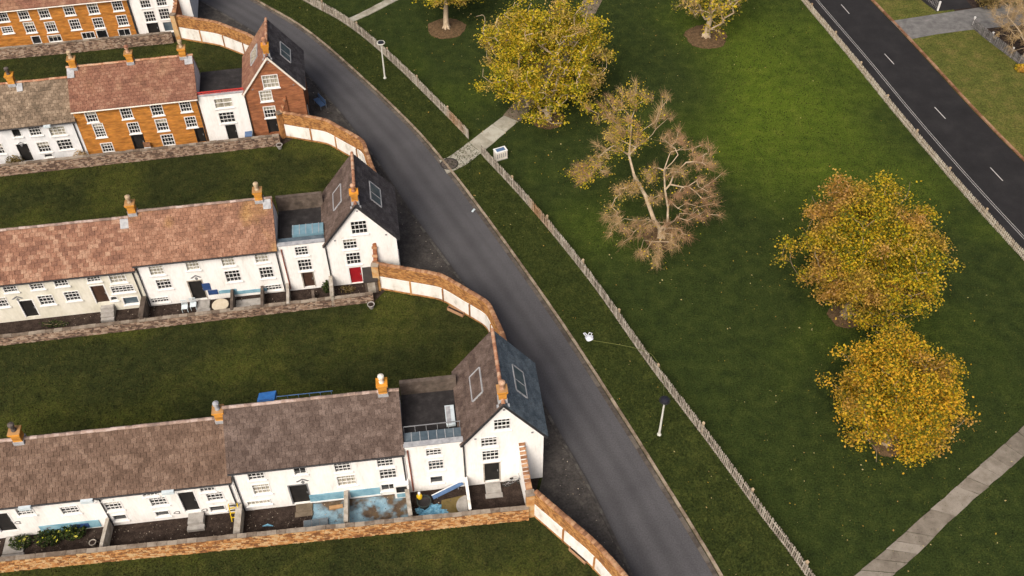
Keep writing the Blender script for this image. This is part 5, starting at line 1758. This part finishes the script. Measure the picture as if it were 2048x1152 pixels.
# manhole cover
p = G(899, 329)
root = thing('manhole_cover', 'large round iron manhole cover on the footpath', 'manhole cover', (p.x, p.y, .072))
MB().lathe([(.82, 0), (.82, .016), (.74, .016), (.73, .01)], n=36).build('rim', M['iron_dark'], root)
MB().lathe([(.72, .0), (.72, .014)], n=36).build('plate', M['iron'], root)
for k in range(9):
    a, rr = k * 2.4, .15 + .45 * math.sqrt(k / 9)
    MB().box(-.09, .09, -.03, .03, .0142, .024, Matrix.Translation((rr * math.cos(a), rr * math.sin(a), 0)) @ Matrix.Rotation(a * 1.7, 4, 'Z')).build('stud', M['iron_dark'], root)
# marker on the verge kerb
p = G(947, 424)
root = thing('marker_block', 'small white marker block on the roadside kerb', 'marker', (p.x, p.y, .12), RAD(60))
MB().box(-.2, .2, -.08, .08, 0.02, .1).build('block', M['hopper'], root)
MB().box(-.12, .12, -.09, -.082, .03, .08).build('reflector', M['metal_grey'], root)

# ------------------------------------------------------------------ trees
def skeleton(trunk, targets, wig=.18, tip=.014, power=2.35, seglen=.55, bias=.35, seed=0, second=None):
    r = np.random.default_rng(seed)
    pos = [np.array(p, float) for p in trunk]
    par = [-1] + list(range(len(trunk) - 1))
    for k, p in enumerate(second or []):
        pos.append(np.array(p, float))
        par.append(1 if k == 0 else len(pos) - 2)
    plen = [0.0]
    for i in range(1, len(pos)):
        plen.append(plen[par[i]] + np.linalg.norm(pos[i] - pos[par[i]]))
    free = len(trunk) // 3
    top = pos[len(trunk) - 1]
    T = sorted([np.array(t, float) for t in targets], key=lambda t: np.linalg.norm(t - top))
    ends = []
    for t in T:
        A = np.array(pos[free:])
        d = np.linalg.norm(A - t, axis=1)
        down = np.maximum(0, A[:, 2] - t[2] + .2)
        c = d + bias * np.array(plen[free:]) * .5 + down * .8
        k = int(np.argmin(c)) + free
        a = pos[k]
        L = np.linalg.norm(t - a)
        n = max(1, int(L / seglen))
        bow = r.normal(size=3) * wig * L * .5
        bow[2] += .12 * L
        prev = k
        for i in range(1, n + 1):
            s = i / n
            q = a + (t - a) * s + bow * math.sin(math.pi * s) + (r.normal(size=3) * wig * .5 * seglen if i < n else 0)
            pos.append(q)
            par.append(prev)
            plen.append(plen[prev] + L / n)
            prev = len(pos) - 1
        ends.append(prev)
    rad = np.zeros(len(pos))
    acc = np.zeros(len(pos))
    for i in range(len(pos) - 1, -1, -1):
        if acc[i] == 0:
            acc[i] = tip ** power
        rad[i] = acc[i] ** (1 / power)
        if par[i] >= 0:
            acc[par[i]] += acc[i] * 1.0005
    return np.array(pos), par, rad, ends

def limbs_mesh(pos, par, rad, skip=lambda i: False):
    mb = MB()
    n_of = lambda r_: 8 if r_ > .12 else (5 if r_ > .03 else 3)
    for i in range(1, len(pos)):
        p = par[i]
        if skip(i):
            continue
        a, b = Vector(pos[p]), Vector(pos[i])
        if (b - a).length < 1e-4:
            continue
        ra = min(rad[p], rad[i] * 1.6)
        d = (b - a).normalized()
        mb.tube([a - d * ra * .3, b], [ra, rad[i]], n_of(rad[i]), caps=False)
    return mb

def lobe_points(c, rad, n, lobes, seed, hollow=.35):
    r = np.random.default_rng(seed)
    ctr, rs = [], []
    for k in range(lobes):
        u = r.normal(size=3)
        u /= np.linalg.norm(u)
        u[2] = u[2] * .95 + .05
        s = r.uniform(.3, .68)
        ctr.append(np.array(c) + u * np.array(rad) * s)
        rs.append(np.array(rad) * r.uniform(.28, .42))
    out = []
    while len(out) < n:
        if r.random() < .5:
            u = r.normal(size=3)
            u /= np.linalg.norm(u)
            w = .86 + .09 * math.sin(3 * math.atan2(u[1], u[0]) + seed) + .07 * math.sin(5 * u[2] + seed * 2)
            p = np.array(c) + u * np.array(rad) * r.uniform(.5, 1) * w
            if p[2] > 1.2:
                out.append(p)
            continue
        k = r.integers(lobes)
        u = r.normal(size=3)
        u /= np.linalg.norm(u)
        p = ctr[k] + u * rs[k] * r.uniform(hollow, 1)
        if p[2] > 1.2:
            out.append(p)
    return out

def leafy_tree(label, base, c, rad, leaf_m, bark_m='bark', n=260, leaves=70, size=.26, lobes=16, seed=1, clump=.75, trunk_r=.3, mulch=1.9, name='tree', tip=.016, cat='tree', twigs=0, trunk=None, pts=None, wig=.18, second=None, leaf_share=None, twig_m='twig'):
    b = np.array([base[0], base[1], 0.0])
    root = thing(name, label, cat, (b[0], b[1], 0))
    c = np.array(c) - b
    T = pts if pts is not None else lobe_points(c, rad, n, lobes, seed)
    if trunk is None:
        fork = c * np.array([.5, .5, .0]) + np.array([0, 0, max(1.6, c[2] - rad[2] * .55)])
        trunk = [(0, 0, -.1), tuple(fork * .3), tuple(fork * .65 + np.array([.08, .05, 0])), tuple(fork)]
    pos, par, rd, ends = skeleton(trunk, T, seed=seed, tip=tip, wig=wig, second=second)
    rd[0] = max(rd[0], trunk_r) * 1.25
    for i in range(1, len(trunk)):
        rd[i] = max(rd[i], trunk_r * (1 - .12 * i))
    tr = limbs_mesh(pos, par, rd)
    # root flare
    for k in range(6):
        a = k * 1.05 + .3
        tr.tube([(math.cos(a) * trunk_r * .5, math.sin(a) * trunk_r * .5, .45), (math.cos(a) * trunk_r * 1.6, math.sin(a) * trunk_r * 1.6, .0)], [trunk_r * .5, trunk_r * .22], 6)
    tr.build('trunk', M[bark_m], root, True)
    r = np.random.default_rng(seed + 50)
    E = pos[ends]
    if leaves:
        cnt = np.maximum(5, leaves * r.uniform(.35, 1.5, len(E)) * np.where(r.random(len(E)) < .3, .06, 1.1)).astype(int)
        if leaf_share is not None:
            cnt = np.maximum(1, cnt * leaf_share(E)).astype(int)
        P = np.repeat(E, cnt, axis=0) + r.normal(size=(cnt.sum(), 3)) * np.array([clump, clump, clump * .6]) * .5
        P = P[P[:, 2] > .6]
        link('crown', quads_mesh('crown', leaf_quads(P, size, .8), M[leaf_m]), root, kind='stuff')
    if twigs:
        K = np.repeat(E, twigs, axis=0)
        d = r.normal(size=K.shape) + (K - c) * .25
        d[:, 2] += .15
        d /= np.linalg.norm(d, axis=1)[:, None]
        L = r.uniform(.35, 1.0, len(K))[:, None]
        st = K - d * L * .15 + r.normal(size=K.shape) * .12
        w = np.cross(d, r.normal(size=K.shape))
        w /= np.linalg.norm(w, axis=1)[:, None]
        w *= .009
        q = np.stack([st - w, st + w, st + d * L + w * .3, st + d * L - w * .3], axis=1)
        link('twigs', quads_mesh('twigs', q, M[twig_m]), root, kind='stuff')
    if mulch:
        mb = MB()
        k_ = 40
        ring = [(mulch * (1 + .06 * math.sin(5 * t) + rnd.uniform(-.05, .05)) * math.cos(t), mulch * (1 + rnd.uniform(-.05, .05)) * math.sin(t)) for t in [2 * math.pi * i / k_ for i in range(k_)]]
        mb.v = [(x, y, .03) for x, y in ring] + [(x * .5, y * .5, .09) for x, y in ring] + [(0, 0, .12)]
        for i in range(k_):
            j = (i + 1) % k_
            mb.f += [(i, j, k_ + j, k_ + i), (k_ + i, k_ + j, 2 * k_)]
        mo = mb.build('mulch_ring', M['mulch'], kind='structure')
        mo.location = (b[0], b[1], 0)
    return root

def top_of(px, py, basep, dy=0.0):
    """height at which the picture point stands above the ground place basep"""
    d = ray(px, py)
    t = (basep[1] + dy) / d.y
    return CAMH + d.z * t

bT = {}
b5 = G(1690, 632)
leafy_tree('broad gold and brown autumn tree, the larger of the pair by the far road', b5, (b5.x + .2, b5.y + .3, 6.7), (6.4, 6.6, 6.1), 'leaf_gold', n=520, leaves=190, size=.17, lobes=46, seed=5, trunk_r=.32, mulch=1.3)
b6 = G(1772, 888)
leafy_tree('bright amber autumn tree beside the slab footpath', b6, (b6.x - .5, b6.y + .1, 5.0), (4.9, 5.4, 5.0), 'leaf_amber', n=420, leaves=190, size=.17, lobes=38, seed=9, trunk_r=.28, mulch=1.1)
b2 = G(1095, 238)
leafy_tree('large bright yellow tree standing over the dirt path', b2, (b2.x - .2, b2.y + .4, 6.6), (7.7, 7.0, 6.5), 'leaf_yellow', 'bark_pale', n=460, leaves=110, size=.195, lobes=40, seed=12, trunk_r=.34, tip=.028, wig=.3, mulch=1.6)
b1 = G(893, 57)
leafy_tree('yellow tree with a clear trunk in a round mulch bed', b1, (b1.x, b1.y + .4, 6.2), (4.8, 4.4, 3.6), 'leaf_yellow', 'bark_pale', n=230, leaves=120, size=.2, lobes=22, seed=21, trunk_r=.3, mulch=2.0)
b4 = G(1412, 74)
leafy_tree('half bare yellow tree with low crooked limbs in a mulch bed', b4, (b4.x + .3, b4.y + .3, 5.8), (5.0, 4.4, 4.8), 'leaf_yellow', 'bark_pale', n=240, leaves=20, size=.26, lobes=18, seed=31, trunk_r=.34, mulch=2.2, tip=.03, twigs=12, wig=.34)
# the nearly bare twin-stemmed tree
b3 = G(1322, 476)
def T3(px, py, z):
    q = G(px, py, z)
    return (q.x - b3.x, q.y - b3.y, z)
r3 = np.random.default_rng(3)
pts3 = []
for (px, py, z, rx, rz, n) in ((1275, 198, 10.2, 1.2, .9, 24), (1228, 232, 9.4, 1.3, .9, 24), (1325, 236, 9.0, 1.2, .8, 18), (1225, 285, 8.2, 1.3, .8, 24), (1180, 342, 6.6, 1.3, .7, 26), (1275, 265, 8.8, 1.0, .8, 14), (1160, 352, 6.2, .6, .5, 10),
                               (1352, 292, 7.6, .9, .7, 18), (1395, 300, 7.2, .7, .6, 12), (1405, 335, 6.4, 1.1, .8, 26), (1398, 392, 5.0, 1.3, .8, 26), (1350, 350, 6.4, .9, .7, 12), (1362, 395, 5.2, 1.0, .8, 16), (1410, 430, 4.0, .7, .5, 10),
                               (1255, 385, 5.0, .8, .6, 14), (1305, 350, 6.4, .9, .7, 14), (1300, 395, 5.0, .8, .6, 10), (1230, 442, 3.8, 1.0, .5, 18), (1265, 462, 3.0, 1.0, .6, 18), (1345, 465, 2.6, 1.2, .8, 34), (1312, 505, 1.7, 1.0, .5, 22), (1300, 450, 3.2, .9, .6, 12)):
    cx = T3(px, py, z)
    for _ in range(max(5, int(n * .65))):
        u = r3.normal(size=3) * np.array([rx, rx, rz]) * .62
        pts3.append(np.array(cx) + u)
pts3 = [p for p in pts3 if p[2] > .7]
stem = [(0, 0, -.1), (-.15, .1, 1.0), T3(1308, 440, 2.0), T3(1290, 390, 3.6), T3(1268, 350, 5.0), T3(1258, 310, 6.6), T3(1262, 260, 8.2)]
leafy_tree('nearly bare tree with pale crooked limbs near the utility cabinet', b3, (b3.x, b3.y, 5.5), (6, 6, 4), 'leaf_yellow', 'bark_pale', leaves=55, size=.15, seed=3, trunk_r=.24, mulch=1.5, tip=.021, twigs=46, trunk=stem, pts=pts3, wig=.4, twig_m='twig_rust',
           second=[T3(1335, 450, 1.6), T3(1336, 415, 3.2), T3(1330, 380, 4.6), T3(1328, 340, 6.0)], leaf_share=lambda E: np.where((E[:, 0] < -1.2) & (E[:, 2] > 4.5), 1.0, .08))
b7 = G(2046, 122)
leafy_tree('bare spreading tree in the brown garden soil', b7, (b7.x + .3, b7.y + .3, 4.4), (5.6, 5.0, 3.4), 'leaf_gold', 'bark_pale', n=260, leaves=0, seed=41, trunk_r=.3, mulch=0, tip=.02, twigs=30, lobes=18)
# hedge bushes beyond the driveway
for (px, py, rx, rz, mm, lb) in ((1975, 14, 1.6, 1.0, 'leaf_dry', 'brownish hedge bush beyond the driveway'), (2025, 8, 1.9, 1.2, 'leaf_green', 'dark green hedge bush beyond the driveway'), (2040, 142, .6, .35, 'leaf_amber', 'small orange leafed bush under the bare spreading tree')):
    shrub('hedge_bush', lb, G(px, py), (rx, rx * .9, rz), mm, 1200, .2)

# ------------------------------------------------------------------ fallen leaves and grass
def scatter(n, poly_test, boxr):
    P = []
    while len(P) < n:
        k = rng.random((n, 2)) * np.array([boxr[1] - boxr[0], boxr[3] - boxr[2]]) + np.array([boxr[0], boxr[2]])
        P.extend(k[poly_test(k)].tolist())
    return np.array(P[:n])
sFa = np.array([(p.x, p.y) for p in sF])[::-1]
sRa = np.array([(p.x, p.y) for p in sR])[::-1]
sLa = np.array([(p.x, p.y) for p in sL])[::-1]
sRLa = np.array([(p.x, p.y) for p in sRL])[::-1]
def xat(path, y):
    return np.interp(y, path[:, 1], path[:, 0])
def in_park(k):
    return (k[:, 0] > xat(sFa, k[:, 1]) + .2) & (k[:, 0] < xat(sRLa, k[:, 1]) - .3)
def in_verge(k):
    return (k[:, 0] > xat(sRa, k[:, 1]) + .55) & (k[:, 0] < xat(sFa, k[:, 1]) - .1)
centres = np.array([[b.x, b.y] for b in (b5, b6, b2, b1, b4, b3)])
def leaf_prob(k):
    d = np.min(np.linalg.norm(k[:, None, :] - centres[None], axis=2), axis=1)
    pr = np.exp(-(d / 9.0) ** 2) * .9 + .08
    return in_park(k) & (rng.random(len(k)) < pr)
def flat_leaves(P, z, size):
    n = len(P)
    a = rng.random(n) * 6.283
    s = size * rng.uniform(.5, 1.4, n)
    e1 = np.stack([np.cos(a) * s * .5, np.sin(a) * s * .5, rng.uniform(-.25, .25, n) * s], 1)
    e2 = np.stack([-np.sin(a) * s * .32, np.cos(a) * s * .32, rng.uniform(-.25, .25, n) * s], 1)
    c = np.concatenate([P, np.full((n, 1), z)], 1)
    return np.stack([c - e1, c + e2, c + e1, c - e2], 1)
Lp = scatter(1000, leaf_prob, (-30, 48, 28, 112))
link('fallen_leaves', quads_mesh('fallen_leaves', flat_leaves(Lp, .07, .12), M['leaf_fallen']), None, 'fallen yellow and brown leaves strewn over the park grass', 'leaves', kind='stuff')
Lv = scatter(130, in_verge, (-30, 22, 28, 104))
link('fallen_leaves', quads_mesh('fallen_leaves', flat_leaves(Lv, .11, .12), M['leaf_fallen']), None, 'few fallen leaves on the grass verge by the road', 'leaves', kind='stuff')

def blades(P, z, hgt):
    n = len(P)
    a = rng.random(n) * 6.283
    w = np.stack([np.cos(a), np.sin(a), np.zeros(n)], 1) * .045
    c = np.concatenate([P, np.full((n, 1), z)], 1)
    tip = np.stack([rng.normal(0, .06, n), rng.normal(0, .07, n), hgt * rng.uniform(.5, 1.4, n)], 1)
    return np.stack([c - w, c + w, c + tip], 1)
Bp = scatter(60000, in_park, (-25, 46, 29, 102))
link('park_grass', quads_mesh('park_grass', blades(Bp, Z_PARK, .09), M['blade'], 3), None, 'short green grass covering the park', 'grass', kind='stuff')
Bv = scatter(26000, in_verge, (-30, 22, 28, 104))
link('verge_grass', quads_mesh('verge_grass', blades(Bv, Z_PARK + .05, .1), M['blade'], 3), None, 'short green grass on the verge beside the road', 'grass', kind='stuff')
# lawns between the rows
def in_lawns(k):
    out = np.zeros(len(k), bool)
    for r, cv, wv in ((1, cv2, (W2a, W2b)), (2, cv3, (W3a, W3b)), (3, cv4, (W4a, W4b)), (0, cv1, (W1a, W1b))):
        cva = np.array(cv)[::-1]
        wa, wb = wv
        yw = wa.y + (k[:, 0] - wa.x) / (wb.x - wa.x) * (wb.y - wa.y)
        below = k[:, 1] < np.where(k[:, 0] < wb.x, yw - .05, 1e9)
        inside = (k[:, 0] < np.interp(k[:, 1], cva[:, 1], cva[:, 0]) - .1)
        if r:
            (ox, oy), a = ROW[r]
            yb = oy + (k[:, 0] - ox) * math.tan(RAD(a)) + 4.6
        else:
            yb = 20
        out |= below & inside & (k[:, 1] > yb) & (k[:, 1] < wb.y + 1.6)
    return out
Bl = scatter(60000, in_lawns, (-52, 6, 28, 94))
link('lawn_grass', quads_mesh('lawn_grass', blades(Bl, -.02, .1), M['blade_lawn'], 3), None, 'dark short grass on the lawns between the rows of houses', 'grass', kind='stuff')

# litter in the bare yards, leaves and grit on the pavement
def in_yards(k):
    out = np.zeros(len(k), bool)
    for r, x0, x1, wv in ((1, -18, 14.8, (W1a, W1b)), (2, -14, 19, (W2a, W2b))):
        (ox, oy), a = ROW[r]
        a = RAD(a)
        dx, dy = k[:, 0] - ox, k[:, 1] - oy
        lx, ly = dx * math.cos(a) + dy * math.sin(a), -dx * math.sin(a) + dy * math.cos(a)
        yw = wv[0].y + (k[:, 0] - wv[0].x) / (wv[1].x - wv[0].x) * (wv[1].y - wv[0].y)
        out |= (lx > x0) & (lx < x1) & (ly < -.1) & (k[:, 1] > yw + .35)
    return out
M['chips'] = mat('chips', [(.06, .045, .03), (.14, .11, .08), (.3, .26, .21)], 3, 0.9, island=.8)
Yp = scatter(1100, in_yards, (-36, 2, 31, 58))
link('yard_litter', quads_mesh('yard_litter', flat_leaves(Yp, .03, .085), M['chips']), None, 'scattered chips and dry leaves on the bare yards', 'litter', kind='stuff')
def in_pave(k):
    return (k[:, 0] < xat(sLa, k[:, 1]) - .15) & (k[:, 0] > xat(sLa, k[:, 1]) - 1.1 - 1.2 * rng.random(len(k)) ** 2)
Pp = scatter(420, in_pave, (-30, 10, 28, 98))
link('pavement_litter', quads_mesh('pavement_litter', flat_leaves(Pp, .1, .09), M['chips']), None, 'dry leaves and grit along the pavement by the houses', 'litter', kind='stuff')

GROUPS = {'terraced_house': 'terraced houses in the rows', 'link_house': 'flat roofed houses linking terrace and gable', 'gabled_house': 'gabled end houses by the road', 'stone_wall': 'stone garden walls',
          'boundary_wall': 'curved panelled walls round the lawns', 'raked_wall': 'raked walls beside the gables', 'yard_wall': 'walls dividing the yards', 'picket_fence': 'picket fences', 'lamp_post': 'street lamps on the verge',
          'tree': 'autumn trees in the park', 'flowering_shrub': 'plants in the flower bed', 'dry_bush': 'bushes by the houses', 'hedge_bush': 'bushes in the far garden', 'garden_chair': 'garden chairs', 'stone_pot': 'pots at the wall ends',
          'trough': 'troughs by the curved walls', 'doorstep': 'doorsteps of the houses'}
for o in list(COL.objects):
    k_ = o.name.split('.')[0]
    if o.parent is None and k_ in GROUPS and o.get('label'):
        o['group'] = GROUPS[k_]
